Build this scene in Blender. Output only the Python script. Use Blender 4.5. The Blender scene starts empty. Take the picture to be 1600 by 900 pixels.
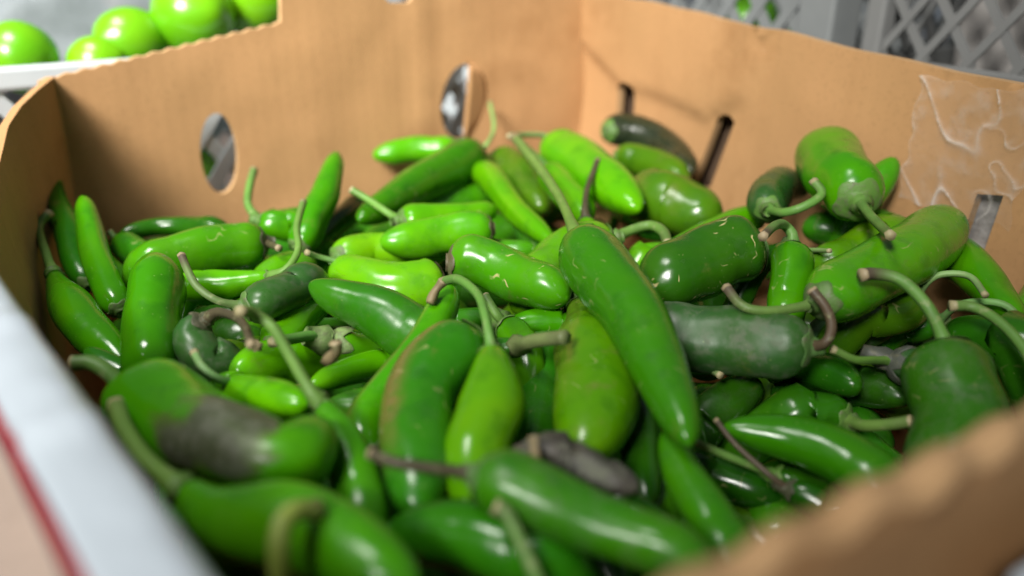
import bpy, bmesh, math, random
from mathutils import Vector, Matrix, noise
from mathutils.geometry import delaunay_2d_cdt
R = math.radians
sc = bpy.context.scene
col = sc.collection

# ------------------------------------------------------------------ camera
cam_d = bpy.data.cameras.new('camera')
cam = bpy.data.objects.new('camera', cam_d); col.objects.link(cam)
cam.location = (0, 0, .247); cam.rotation_euler = (R(66), 0, 0)
cam_d.sensor_width = 36; cam_d.lens = 28.125
cam_d.clip_start = .005; cam_d.clip_end = 50
cam_d.dof.use_dof = True; cam_d.dof.focus_distance = .295; cam_d.dof.aperture_fstop = 4.3
sc.camera = cam
# ------------------------------------------------------------------ world and lamps
w = bpy.data.worlds.new('World'); sc.world = w; w.use_nodes = True
bg = w.node_tree.nodes['Background']; bg.inputs[0].default_value = (.80, .90, 1.0, 1); bg.inputs[1].default_value = .12
def area(name, loc, target, sx, sy, power, spread=180, color=(1, .97, .92)):
    l = bpy.data.lights.new(name, 'AREA'); l.shape = 'RECTANGLE'; l.size = sx; l.size_y = sy; l.energy = power; l.spread = R(spread); l.color = color
    o = bpy.data.objects.new(name, l); col.objects.link(o); o.location = loc
    o.rotation_euler = (Vector(target) - Vector(loc)).to_track_quat('-Z', 'Y').to_euler()
    return o
area('unseen_lamp', (-.62, -.66, 1.08), (-.06, .68, .15), .62, .42, 3.25, 31)  # unseen; narrowed spread stands in for the camera holder's shadow at the front
area('unseen_lamp', (-.55, .15, 1.35), (-.31, .42, .1), .60, .36, 1.8, 45)  # unseen too, spread narrowed to keep the front right dark
sc.view_settings.view_transform = 'Standard'; sc.view_settings.look = 'None'
sc.view_settings.exposure = 0; sc.view_settings.gamma = 1
sc.cycles.max_bounces = 8; sc.cycles.transparent_max_bounces = 12
sc.cycles.use_denoising = True

# ------------------------------------------------------------------ materials
def N(nt, t, **kw):
    n = nt.nodes.new(t)
    for k, v in kw.items():
        if k in n.inputs: n.inputs[k].default_value = v
        else: setattr(n, k, v)
    return n
def new_mat(name, color, rough=.5, spec=.5, coat=0):
    m = bpy.data.materials.new(name); m.use_nodes = True
    b = m.node_tree.nodes['Principled BSDF']
    b.inputs['Base Color'].default_value = (*color, 1); b.inputs['Roughness'].default_value = rough
    b.inputs['Specular IOR Level'].default_value = spec; b.inputs['Coat Weight'].default_value = coat
    return m, m.node_tree, b
def mix(nt, fac, a, b, blend='MIX'):
    n = nt.nodes.new('ShaderNodeMix'); n.data_type = 'RGBA'; n.blend_type = blend
    for sock, v in ((n.inputs[0], fac), (n.inputs[6], a), (n.inputs[7], b)):
        if hasattr(v, 'links'): nt.links.new(v, sock)
        elif isinstance(v, (int, float)): sock.default_value = v
        else: sock.default_value = (*v, 1)
    return n.outputs[2]
def ramp(nt, val, lo, hi, a=0., b=1.):
    n = nt.nodes.new('ShaderNodeMapRange'); n.interpolation_type = 'SMOOTHSTEP'
    n.inputs[1].default_value = lo; n.inputs[2].default_value = hi; n.inputs[3].default_value = a; n.inputs[4].default_value = b
    nt.links.new(val, n.inputs[0]); return n.outputs[0]
def mul(nt, a, b, op='MULTIPLY'):
    n = nt.nodes.new('ShaderNodeMath'); n.operation = op
    for s, v in ((n.inputs[0], a), (n.inputs[1], b)):
        if hasattr(v, 'links'): nt.links.new(v, s)
        else: s.default_value = v
    return n.outputs[0]
def objnoise(nt, scale, detail=3, rough=.5, stretch=None):
    tc = nt.nodes.new('ShaderNodeTexCoord'); oi = nt.nodes.new('ShaderNodeObjectInfo')
    n = nt.nodes.new('ShaderNodeTexNoise'); n.noise_dimensions = '4D'
    n.inputs['Scale'].default_value = scale; n.inputs['Detail'].default_value = detail; n.inputs['Roughness'].default_value = rough
    nt.links.new(mul(nt, oi.outputs['Random'], 37.), n.inputs['W'])
    nt.links.new(tc.outputs['Object'], n.inputs['Vector'])
    return n.outputs['Fac']
def oattr(nt, name, t='OBJECT'):
    n = nt.nodes.new('ShaderNodeAttribute'); n.attribute_type = t; n.attribute_name = name
    return n.outputs['Fac']
def bump(nt, b, h, strength, dist=.001):
    n = nt.nodes.new('ShaderNodeBump'); n.inputs['Strength'].default_value = strength; n.inputs['Distance'].default_value = dist
    nt.links.new(h, n.inputs['Height']); nt.links.new(n.outputs[0], b.inputs['Normal'])

def pepper_skin():
    m, nt, b = new_mat('chili_skin', (.05, .24, .01), .26, .40, .0)
    oi = nt.nodes.new('ShaderNodeObjectInfo'); base = oi.outputs['Color']
    big = objnoise(nt, 38, 2); fine = objnoise(nt, 260, 4, .6); mid = objnoise(nt, 110, 3)
    c = mix(nt, ramp(nt, big, .38, .66, 0, .55), base, mix(nt, 1., base, (1.75, 1.2, .9), 'MULTIPLY'))
    c = mix(nt, ramp(nt, mid, .50, .72, 0, .5), c, mix(nt, 1., base, (.42, .58, .8), 'MULTIPLY'))
    c = mix(nt, ramp(nt, objnoise(nt, 62, 5, .65), .62, .74, 0, .5), c, (.13, .14, .03))
    # tiny pale pores
    tc = nt.nodes.new('ShaderNodeTexCoord')
    v = N(nt, 'ShaderNodeTexVoronoi', Scale=420.); nt.links.new(tc.outputs['Object'], v.inputs['Vector'])
    c = mix(nt, mul(nt, ramp(nt, v.outputs['Distance'], .16, .06), ramp(nt, mid, .45, .6, 0, .3)), c, (.30, .42, .12))
    # brown shoulder band, bruise
    c = mix(nt, mul(nt, oattr(nt, 'band', 'GEOMETRY'), ramp(nt, fine, .25, .6, .35, .9)), c, (.17, .13, .035))
    bz = mul(nt, mul(nt, oattr(nt, 'bruise', 'GEOMETRY'), .9), mul(nt, objnoise(nt, 85, 5, .6), .9), 'ADD')
    c = mix(nt, ramp(nt, bz, .66, 1.0, 0, .7), c, (.085, .095, .03))
    c = mix(nt, ramp(nt, bz, .85, 1.25, 0, .72), c, mix(nt, ramp(nt, fine, .4, .6), (.055, .048, .044), (.11, .10, .095)))
    # corky scratches
    ln_ = nt.nodes.new('ShaderNodeMath'); ln_.operation = 'ABSOLUTE'
    nt.links.new(mul(nt, objnoise(nt, 125, 1.2), -.5, 'ADD'), ln_.inputs[0])
    sm = mul(nt, ramp(nt, ln_.outputs[0], .020, .006), ramp(nt, objnoise(nt, 170, 2), .56, .66))
    sm = mul(nt, sm, oattr(nt, 'scarmask', 'GEOMETRY'))
    c = mix(nt, sm, c, (.50, .44, .20))
    # dust
    dm = mul(nt, oattr(nt, 'dust'), mul(nt, ramp(nt, fine, .42, .66, .1, .9), ramp(nt, mid, .35, .6, .35, 1)))
    c = mix(nt, dm, c, (.125, .135, .095))
    nt.links.new(c, b.inputs['Base Color'])
    r = mul(nt, mul(nt, dm, .35), ramp(nt, mid, .3, .7, .14, .27), 'ADD')
    r = mul(nt, r, mul(nt, oattr(nt, 'bruise', 'GEOMETRY'), .3), 'ADD')
    r = mul(nt, r, mul(nt, oattr(nt, 'dust'), .28), 'ADD')
    nt.links.new(r, b.inputs['Roughness'])
    hh = mul(nt, mul(nt, objnoise(nt, 70, 2), .9), mul(nt, fine, .07), 'ADD')
    bump(nt, b, hh, .5, .0016)
    return m
SKIN = pepper_skin()
def stem_mat():
    m, nt, b = new_mat('chili_stem', (.15, .27, .06), .5, .35)
    oi = nt.nodes.new('ShaderNodeObjectInfo'); base = oi.outputs['Color']
    f = objnoise(nt, 300, 4, .6); g = objnoise(nt, 90, 2)
    c = mix(nt, ramp(nt, g, .4, .7, 0, .5), base, mix(nt, 1., base, (.6, .62, .7), 'MULTIPLY'))
    c = mix(nt, ramp(nt, f, .55, .72, 0, .5), c, (.30, .33, .16))
    along = oattr(nt, 'along', 'GEOMETRY')
    dry = mul(nt, oattr(nt, 'drytip'), ramp(nt, along, .66, .95))
    c = mix(nt, dry, c, (.085, .068, .045))
    c = mix(nt, mul(nt, mul(nt, ramp(nt, along, .955, .975), .8), oattr(nt, 'cuttip')), c, (.36, .29, .17))
    nt.links.new(c, b.inputs['Base Color']); bump(nt, b, f, .35, .0006)
    return m
STEM = stem_mat()
def calyx_mat():
    m, nt, b = new_mat('chili_calyx', (.10, .2, .05), .5, .35)
    oi = nt.nodes.new('ShaderNodeObjectInfo'); base = oi.outputs['Color']
    f = objnoise(nt, 330, 5, .65); g = objnoise(nt, 140, 2)
    c = mix(nt, ramp(nt, f, .45, .68, 0, .8), base, (.13, .125, .08))
    c = mix(nt, ramp(nt, g, .5, .7, 0, .5), c, mix(nt, 1., base, (.45, .5, .5), 'MULTIPLY'))
    nt.links.new(c, b.inputs['Base Color']); bump(nt, b, f, .6, .0008)
    return m
CALYX = calyx_mat()

def board(name, base, flute=(1, 0, 0), dark=.0):
    m, nt, b = new_mat(name, base, .8, .2)
    tc = nt.nodes.new('ShaderNodeTexCoord')
    n1 = N(nt, 'ShaderNodeTexNoise', Scale=14., Detail=3.); nt.links.new(tc.outputs['Object'], n1.inputs['Vector'])
    n2 = N(nt, 'ShaderNodeTexNoise', Scale=420., Detail=4.); nt.links.new(tc.outputs['Object'], n2.inputs['Vector'])
    uv = nt.nodes.new('ShaderNodeAttribute'); uv.attribute_name = 'flute'
    wv = nt.nodes.new('ShaderNodeMath'); wv.operation = 'SINE'; nt.links.new(mul(nt, uv.outputs['Fac'], 2 * math.pi / .0075), wv.inputs[0])
    wf = ramp(nt, wv.outputs[0], -1, 1)
    mp = nt.nodes.new('ShaderNodeMapping'); mp.inputs['Scale'].default_value = (70, 70, 6); nt.links.new(tc.outputs['Object'], mp.inputs[0])
    n3 = N(nt, 'ShaderNodeTexNoise', Scale=1., Detail=2.); nt.links.new(mp.outputs[0], n3.inputs['Vector'])
    c = mix(nt, ramp(nt, n1.outputs['Fac'], .3, .7), base, tuple(x * y for x, y in zip(base, (1.12, 1.1, 1.12))))
    c = mix(nt, ramp(nt, n2.outputs['Fac'], .5, .75, 0, .35), c, tuple(x * .75 for x in base))
    c = mix(nt, ramp(nt, n3.outputs['Fac'], .5, .75, 0, .16), c, tuple(x * y for x, y in zip(base, (.8, .74, .68))))
    c = mix(nt, mul(nt, wf, .035), c, tuple(x * .8 for x in base))
    nt.links.new(c, b.inputs['Base Color'])
    st = N(nt, 'ShaderNodeTexNoise', Scale=9., Detail=6., Roughness=.62); nt.links.new(tc.outputs['Object'], st.inputs['Vector'])
    c = mix(nt, ramp(nt, st.outputs['Fac'], .55, .70, 0, .55), c, tuple(x * y for x, y in zip(base, (.66, .58, .50))))
    sf = N(nt, 'ShaderNodeTexNoise', Scale=55., Detail=5., Roughness=.7); nt.links.new(tc.outputs['Object'], sf.inputs['Vector'])
    c = mix(nt, ramp(nt, sf.outputs['Fac'], .62, .72, 0, .4), c, tuple(min(1, x * y) for x, y in zip(base, (1.2, 1.25, 1.4))))
    nt.links.new(c, b.inputs['Base Color'])
    h = mul(nt, mul(nt, wf, .12), mul(nt, n2.outputs['Fac'], .3), 'ADD')
    bump(nt, b, h, .25, .0008)
    return m
KRAFT = board('kraft_board', (.425, .240, .106))
KRAFT_EDGE = board('kraft_cut_edge', (.47, .295, .145))
def plain(name, color, rough=.5, spec=.4, var=.12, scale=60, bmp=.15, bd=.001):
    m, nt, b = new_mat(name, color, rough, spec)
    f = objnoise(nt, scale, 4)
    nt.links.new(mix(nt, ramp(nt, f, .3, .7), color, tuple(c * (1 - var * 2) for c in color)), b.inputs['Base Color'])
    bump(nt, b, f, bmp, bd)
    return m
WHITE_PRINT = plain('white_coated_board', (.53, .60, .66), .35, .5, .04, 45, .5, .003)
RED_PRINT = plain('red_print', (.36, .03, .035), .4)
NAVY_PRINT = plain('navy_print', (.03, .03, .09), .4)
TABLE = plain('beige_table', (.36, .29, .245), .5, .4, .06, 20)
DIMMED_CRATE = plain('dimmed_white_plastic', (.22, .235, .235), .4, .5, .06, 30)  # white plastic darkened; the dimmer light on that side is in the colour
CRATE = plain('white_plastic', (.55, .60, .62), .4, .5, .06, 30)
CRATE_GREY = plain('grey_plastic', (.215, .22, .215), .45, .5, .06, 30)  # grey plastic, darkened likewise for the dimmer light on that side
SHADE = plain('shade_board', (.10, .06, .035), .8)
LINER = plain('brownish_grey_paper', (.42, .40, .38), .7)
GREYFILM = plain('grey_film', (.30, .29, .28), .25, .6, .2, 160, .8, .002)
def lime_mat():
    m, nt, b = new_mat('lime_peel', (.22, .52, .015), .25, .5, .1)
    f = objnoise(nt, 900, 2); g = objnoise(nt, 25, 2)
    c = mix(nt, ramp(nt, g, .3, .7), (.10, .36, .004), (.16, .43, .005))
    nt.links.new(c, b.inputs['Base Color']); bump(nt, b, f, .25, .0006)
    return m
LIME = lime_mat()
def film_mat():
    m, nt, b = new_mat('clear_tape', (.85, .80, .76), .12, .6)
    f = objnoise(nt, 120, 4)
    b.inputs['Alpha'].default_value = .2
    nt.links.new(mul(nt, ramp(nt, f, .45, .75, .04, .19), mul(nt, oattr(nt, 'ridge', 'GEOMETRY'), .5), 'ADD'), b.inputs['Alpha'])
    return m
TAPE = film_mat()
def bag_mat():
    m, nt, b = new_mat('white_bag', (.6, .64, .66), .65, .3)
    g = objnoise(nt, 16, 2); f = objnoise(nt, 60, 4)
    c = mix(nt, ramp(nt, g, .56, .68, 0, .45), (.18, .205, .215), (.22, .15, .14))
    nt.links.new(c, b.inputs['Base Color']); bump(nt, b, f, .4, .004)
    return m
BAG = bag_mat()

# ------------------------------------------------------------------ helpers
def mesh_obj(name, verts, faces, mat, parent=None, smooth=True, attrs=None, mats=None, fmat=None):
    me = bpy.data.meshes.new(name); me.from_pydata([tuple(v) for v in verts], [], faces)
    for mm in (mats or [mat]): me.materials.append(mm)
    if smooth: me.polygons.foreach_set('use_smooth', [True] * len(me.polygons))
    if fmat: me.polygons.foreach_set('material_index', fmat)
    for k, vals in (attrs or {}).items():
        a = me.attributes.new(k, 'FLOAT', 'POINT'); a.data.foreach_set('value', vals)
    me.update()
    o = bpy.data.objects.new(name, me); col.objects.link(o)
    if parent: o.parent = parent
    return o
def tag(o, label=None, cat=None, group=None, kind=None):
    if label: o['label'] = label
    if cat: o['category'] = cat
    if group: o['group'] = group
    if kind: o['kind'] = kind
    return o
def empty(name, loc=(0, 0, 0)):
    o = bpy.data.objects.new(name, None); col.objects.link(o); o.location = loc; o.empty_display_size = .02
    return o
def box_vf(c, s, rot=None):
    v = []
    for x in (-1, 1):
        for y in (-1, 1):
            for z in (-1, 1):
                p = Vector((x * s[0] / 2, y * s[1] / 2, z * s[2] / 2))
                v.append((rot @ p if rot else p) + Vector(c))
    return v, [(0, 1, 3, 2), (4, 6, 7, 5), (0, 4, 5, 1), (2, 3, 7, 6), (0, 2, 6, 4), (1, 5, 7, 3)]
class MB:
    def __init__(s): s.v = []; s.f = []
    def add(s, v, f):
        k = len(s.v); s.v += v; s.f += [tuple(i + k for i in q) for q in f]
    def box(s, c, sz, rot=None): s.add(*box_vf(c, sz, rot))
    def bar(s, a, b, wdt, thk, up):
        a, b = Vector(a), Vector(b); d = b - a; L = d.length; d.normalize(); up = Vector(up).normalized()
        sd = d.cross(up).normalized(); rot = Matrix((d, sd, up)).transposed()
        s.box((a + b) / 2, (L, wdt, thk), rot)
    def build(s, name, mat, parent=None, bevel=0, smooth=False):
        o = mesh_obj(name, s.v, s.f, mat, parent, smooth)
        if bevel:
            md = o.modifiers.new('bevel', 'BEVEL'); md.width = bevel; md.segments = 2
        return o

# the carton's own axes: p along the back panel, t from the back panel to the front
E_P = Vector((.857, .516, 0)).normalized(); E_T = Vector((E_P.y, -E_P.x, 0)); BLC = Vector((-.24, .40, 0))
PW, TL = .336, .412
def pt(p, t, z): return BLC + E_P * p + E_T * t + Vector((0, 0, z))

# ------------------------------------------------------------------ table
v, f = box_vf((0, .6, -.02), (3.2, 3.2, .04))
tag(mesh_obj('table_top', v, f, TABLE, smooth=False), kind='structure')

# ------------------------------------------------------------------ carton
carton = tag(empty('cardboard_carton', pt(.168, .206, .001)), 'open kraft cardboard carton with oval vent holes, full of green chili peppers', 'carton')
CI = carton.location.copy()
def inpoly(x, y, P):
    c = False; j = len(P) - 1
    for i in range(len(P)):
        if (P[i][1] > y) != (P[j][1] > y) and x < (P[j][0] - P[i][0]) * (y - P[i][1]) / (P[j][1] - P[i][1]) + P[i][0]: c = not c
        j = i
    return c
def densify(P, st):
    out = []
    for i in range(len(P)):
        a, b = Vector(P[i]), Vector(P[(i + 1) % len(P)]); n = max(1, int((b - a).length / st))
        out += [a.lerp(b, k / n) for k in range(n)]
    return out
def panel(name, outline, holes, place, thick, disp, parent, step=.006, mat=None):
    """triangulated board with real holes; place(u,z,off) -> world point, off goes away from the inside face"""
    mat = mat or KRAFT
    loops = [densify(outline, step)] + [densify(h, .004) for h in holes]
    vs, es = [], []
    for L in loops:
        k = len(vs); vs += L; es += [(k + i, k + (i + 1) % len(L)) for i in range(len(L))]
    us = [q[0] for q in outline]; zs = [q[1] for q in outline]
    u = min(us) + step
    while u < max(us):
        z = min(zs) + step
        while z < max(zs):
            q = (u + random.uniform(-.001, .001), z + random.uniform(-.001, .001))
            if inpoly(*q, outline) and not any(inpoly(*q, h) for h in holes): vs.append(Vector(q))
            z += step
        u += step
    V, E, F, *_ = delaunay_2d_cdt(vs, es, [], 0, 1e-6)
    keep = []
    for t in F:
        c = sum((V[i] for i in t), Vector((0, 0))) / len(t)
        if inpoly(c.x, c.y, outline) and not any(inpoly(c.x, c.y, h) for h in holes): keep.append(tuple(t))
    n = len(V)
    verts = [place(q.x, q.y, -disp(q.x, q.y)) - CI for q in V] + [place(q.x, q.y, thick - disp(q.x, q.y)) - CI for q in V]
    cnt = {}
    for t in keep:
        for i in range(len(t)):
            a, b = t[i], t[(i + 1) % len(t)]; cnt[(min(a, b), max(a, b))] = cnt.get((min(a, b), max(a, b)), 0) + 1
    faces = list(keep) + [tuple(i + n for i in reversed(t)) for t in keep]; fm = [0] * len(faces)
    for t in keep:
        for i in range(len(t)):
            a, b = t[i], t[(i + 1) % len(t)]
            if cnt[(min(a, b), max(a, b))] == 1: faces.append((b, a, a + n, b + n)); fm.append(1)
    o = mesh_obj(name, verts, faces, None, parent, True, {'flute': [q.x for q in V] * 2}, [mat, KRAFT_EDGE], fm)
    bm = bmesh.new(); bm.from_mesh(o.data); bmesh.ops.recalc_face_normals(bm, faces=bm.faces)
    for e in bm.edges:
        if len(e.link_faces) == 2 and e.link_faces[0].material_index != e.link_faces[1].material_index: e.smooth = False
    bm.to_mesh(o.data); bm.free()
    return o
def ell(cx, cz, a, b, n=26, tilt=0):
    return [(cx + a * math.cos(k / n * 6.2832) + tilt * b * math.sin(k / n * 6.2832), cz + b * math.sin(k / n * 6.2832)) for k in range(n)]
def nz(x, y, s, k=0): return noise.noise(Vector((x * s, y * s, k + .37)))

# back panel with its raised middle tab, pinked top edge
top = []
p = .006
while p < .1305:
    z = .1808 + (p - .014) * .172 + .0005 * math.sin(p / .0085 * 6.2832); top.append((p, z)); p += .0017
top += [(.1315, .2145), (.136, .2158), (.188, .2152), (.196, .2085), (.208, .2082), (.214, .2148), (.30, .2155), (.3395, .2145)]
outline = [(.006, .003), (.3395, .003)] + top[::-1]
h1 = ell(.0868, .1318, .0102, .0232, tilt=.05); h2 = ell(.2435, .1455, .0165, .0245, tilt=.1)
def back_disp(u, z): return .0022 * nz(u, z, 14) + .001 * nz(u, z, 45, 3) + .0015 * math.exp(-((u - .215) / .006) ** 2)
def back_place(u, z, off): return pt(u, -off, z)
bp = panel('back_panel', outline, [h1, h2], back_place, .005, back_disp, carton)
# torn flap still hanging in the second hole
fl = []
for i in range(9):
    for j in range(9):
        a = -1 + 2 * j / 8; ww = math.sqrt(max(0, 1 - a * a * .96)); uu = .2445 + .0158 * ww * (i / 8) ** .9 - .001
        fl.append(pt(uu + .1 * .0245 * a * .9, .004 * (1 - i / 8) + .001 * math.sin(a * 2) - .0015, .1455 + .0235 * a) - CI)
ff = [(i * 9 + j, i * 9 + j + 1, (i + 1) * 9 + j + 1, (i + 1) * 9 + j) for i in range(8) for j in range(8)]
vf = mesh_obj('vent_flap', fl, ff, KRAFT, bp)
vf.modifiers.new('thick', 'SOLIDIFY').thickness = .002

# right end panel, creased, with slots
s1 = [(.0405, .1194), (.0575, .1215), (.0577, .1552), (.052, .1572), (.046, .1568), (.0405, .1535)]
s2 = [(.117, .103), (.1335, .108), (.1474, .1495), (.144, .1525), (.139, .1525), (.1336, .1489)]
s3 = [(.2849, .1175), (.2963, .119), (.2985, .1470), (.2874, .1446)]
crease = [(.0053, .175), (.0458, .1560), (.085, .1545), (.1247, .149), (.1519, .1648), (.1602, .188)]
def sdist(u, z, P):
    q = Vector((u, z)); best = 9; side = 0
    for a, b in zip(P, P[1:]):
        a, b = Vector(a), Vector(b); d = b - a; t = max(0, min(1, (q - a).dot(d) / d.length_squared)); r = q - (a + d * t)
        if r.length < best: best = r.length; side = d.x * r.y - d.y * r.x
    return math.copysign(best, side)
fold2 = [(.155, .205), (.150, .18), (.141, .1525)]
def right_disp(u, z):
    s = sdist(u, z, crease); d = .0016 * math.tanh(s / .003) + .0009 * math.exp(-(s / .003) ** 2)
    s2_ = sdist(u, z, fold2); d += .0008 * math.exp(-(s2_ / .004) ** 2)
    d += .0030 * nz(u, z, 13, 5) + .0006 * nz(u, z, 40, 8)
    if u > .245: d += .0006 * nz(u, z, 90, 2)
    return d
outline = [(-.001, .003), (.409, .003), (.409, .186), (.36, .1895), (.297, .1918)]
k = .29
while k > .0: outline.append((k, .1912 + (.297 - k) * .074 + .0014 * nz(k, 0, 30))); k -= .008
outline.append((-.001, .2125))
def right_place(u, z, off): return pt(PW + off, u, z)
rp = panel('end_panel', outline, [s1, s2, s3], right_place, .005, right_disp, carton, .0042)
# outer ply behind the slots, coloured dark to put in the slots' shade
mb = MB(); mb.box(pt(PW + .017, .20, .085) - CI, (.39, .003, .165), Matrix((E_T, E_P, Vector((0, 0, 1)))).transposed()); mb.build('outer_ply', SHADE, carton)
g = []
for i in range(9):
    for j in range(9):
        u = .279 + .026 * i / 8; z = .108 + .045 * j / 8
        g.append(pt(PW + .0105 + .002 * nz(u, z, 120, 4), u, z) - CI)
mesh_obj('grey_film', g, [(i * 9 + j, i * 9 + j + 1, (i + 1) * 9 + j + 1, (i + 1) * 9 + j) for i in range(8) for j in range(8)], GREYFILM, carton)
# crumpled clear tape stuck on the end panel
g = []; NT = 80
RG = []
for i in range(NT):
    for j in range(NT):
        a, b_ = i / (NT - 1), j / (NT - 1)
        u = .2535 + .052 * a + .003 * nz(b_, 0, 6); z = .134 + .0555 * b_ + .003 * nz(a, 1, 5)
        r1 = 1 - abs(nz(u * 1.6 + z * .8, z * .75, 45, 9)) * 2; r2 = 1 - abs(nz(u + z, z - u, 80, 3)) * 2
        hgt = .0012 + .0008 * max(0, r1) ** 9 * max(0, .4 + 2 * nz(u, z, 32, 2)) + .0007 * max(0, r2) ** 9
        msk = max(0, min(1, .35 + 2.2 * nz(u, z, 32, 2)))
        RG.append(min(1, max(0, r1) ** 18 * msk * 1.1 + .6 * max(0, r2) ** 12 * max(0, 1 - 2 * msk) + (1 if i in (0, 1, NT - 1) or j in (0, NT - 1) else 0) * .10))  # denser pale film along the ridges puts glint lines into the tape
        g.append(pt(PW - hgt - right_disp(u, z) - .0005, u, z) - CI)
mesh_obj('packing_tape', g, [(i * NT + j, i * NT + j + 1, (i + 1) * NT + j + 1, (i + 1) * NT + j) for i in range(NT - 1) for j in range(NT - 1)], TAPE, carton, True, {'ridge': RG})

# side panel: leans outwards, its top folded over as a white printed rim
KT = [(-.002, .0142, .181), (.02, .006, .179), (.04, -.003, .175), (.06, -.0095, .1705), (.078, -.0128, .1655), (.10, -.0165, .1605), (.15, -.0205, .160), (.213, -.0195, .160),
      (.26, -.0120, .1610), (.31, -.0035, .162), (.365, .0060, .163), (.411, .0135, .164)]
def kt(t):
    for a, b in zip(KT, KT[1:]):
        if t <= b[0]:
            s = (t - a[0]) / (b[0] - a[0]); return a[1] + (b[1] - a[1]) * s, a[2] + (b[2] - a[2]) * s
    return KT[-1][1:]
def side_in(t, s):
    pp, zz = kt(t); q = max(0, min(1, (t - .26) / .15)); bot = .011 * max(0, 1 - t / .09) - .002 + .014 * q * q * (3 - 2 * q)
    b0 = (bot, .003); e = s ** 1.2
    return bot + (pp - bot) * e + .001 * nz(t, s, 9, 4), .003 + (zz - .003) * s
M_, NS = 110, 22
V, F, FM, FL = [], [], [], []
ts = [-.002 + .413 * i / (M_ - 1) for i in range(M_)]
for t in ts:
    for j in range(NS):
        p_, z_ = side_in(t, j / (NS - 1))
        V.append(pt(p_, t, z_) - CI); FL.append(t)
for t in ts:
    for j in range(NS):
        p_, z_ = side_in(t, j / (NS - 1))
        V.append(pt(p_ - .0038, t, z_ - (.0004 if j == NS - 1 else 0)) - CI); FL.append(t)
O = M_ * NS
for i in range(M_ - 1):
    for j in range(NS - 1):
        a = i * NS + j; F.append((a, a + 1, a + NS + 1, a + NS)); F.append((a + O + NS, a + O + NS + 1, a + O + 1, a + O))
    a = i * NS + NS - 1; F.append((a, a + O, a + O + NS, a + NS))
for i in (0, M_ - 1):
    for j in range(NS - 1):
        a = i * NS + j; F.append((a, a + O, a + O + 1, a + 1))
mesh_obj('side_panel', V, F, KRAFT, carton, False, {'flute': FL})
def strip(name, mat, prof, t0, t1, n=90, thick=.0012):
    V, F = [], []
    for i in range(n):
        t = t0 + (t1 - t0) * i / (n - 1); pp, zz = kt(t)
        for j, (dp, dz) in enumerate(prof):
            wob = .0009 * nz(t, j * .12, 26, 7) + .0016 * math.exp(-((t - .262) / .006) ** 2) * (j < 6) + .0014 * math.exp(-((t - .318) / .005) ** 2) * (j < 6)
            V.append(pt(pp + dp, t, zz + dz + wob) - CI)
    m = len(prof)
    for i in range(n - 1):
        for j in range(m - 1): F.append((i * m + j, i * m + j + 1, (i + 1) * m + j + 1, (i + 1) * m + j))
    o = mesh_obj(name, V, F, mat, carton)
    sd = o.modifiers.new('thick', 'SOLIDIFY'); sd.thickness = thick; sd.offset = 0
    return o
strip('folded_rim', WHITE_PRINT, [(.0006, -.004), (.0004, .0006), (-.001, .0019), (-.004, .0022), (-.0075, .0021), (-.011, .0016), (-.0128, .0009)], .195, .412)
strip('printed_stripe', RED_PRINT, [(-.0129, .0008), (-.0138, -.0004), (-.0142, -.0016)], .195, .412)
strip('navy_line', NAVY_PRINT, [(-.01422, -.0017), (-.0143, -.0040)], .195, .412)
V, F = [], []
for i in range(90):
    t = .195 + .217 * i / 89; pp, zz = kt(t); b0 = side_in(t, 0)[0] - .0055
    for j in range(6): V.append(pt(pp - .0143 + (b0 - pp + .0143) * (j / 5) ** .8, t, zz - .0042 + (.003 - zz + .0042) * j / 5) - CI)
F = [(i * 6 + j, i * 6 + j + 1, (i + 1) * 6 + j + 1, (i + 1) * 6 + j) for i in range(89) for j in range(5)]
of = mesh_obj('outer_face', V, F, WHITE_PRINT, carton); of.modifiers.new('thick', 'SOLIDIFY').thickness = .001

# front panel: thick double wall board with a pinked top edge
V, F, FM, FL = [], [], [], []
n = 150
def ftop(p): return .1765 + .0016 * nz(p, 0, 22, 3) + .0010 * math.sin(p / .0165 * 6.2832) - max(0, .05 - p) * .05
prof = []
for i in range(n):
    p_ = .012 + .322 * i / (n - 1); z_ = ftop(p_); sc_ = .0006 * math.sin(p_ / .0165 * 6.2832 + 1) + .0008 * nz(p_, 2, 60); so = .0005 * math.sin(p_ / .0185 * 6.2832) + .0012 * nz(p_, 4, 45)
    row = [(TL - .001, .003), (TL - .0005, .09), (TL + sc_ * .4, z_ - .006), (TL + sc_ * .5 + .0005, z_ - .001), (TL + sc_ + .0014, z_),
           (TL + .0034, z_ + .0007), (TL + .0058 + so, z_ + .0002), (TL + .0068 + so, z_ - .0012), (TL + .0072, z_ - .006), (TL + .0074, .09), (TL + .0074, .003)]
    for t_, zz in row: V.append(pt(p_, t_, zz) - CI); FL.append(p_)
m = 11
for i in range(n - 1):
    for j in range(m):
        k2 = (j + 1) % m; F.append((i * m + j, i * m + k2, (i + 1) * m + k2, (i + 1) * m + j)); FM.append(1 if 3 <= j <= 6 else 0)
F.append(tuple(range(m))); FM.append(0); F.append(tuple((n - 1) * m + j for j in reversed(range(m)))); FM.append(0)
o = mesh_obj('front_panel', V, F, None, carton, False, {'flute': FL}, [KRAFT, KRAFT_EDGE], FM)
bm = bmesh.new(); bm.from_mesh(o.data); bmesh.ops.recalc_face_normals(bm, faces=bm.faces); bm.to_mesh(o.data); bm.free()
mb = MB(); mb.box(pt(.166, .205, .0035) - CI, (.334, .41, .004), Matrix((E_P, E_T, Vector((0, 0, 1)))).transposed()); mb.build('bottom_panel', KRAFT, carton)

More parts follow.
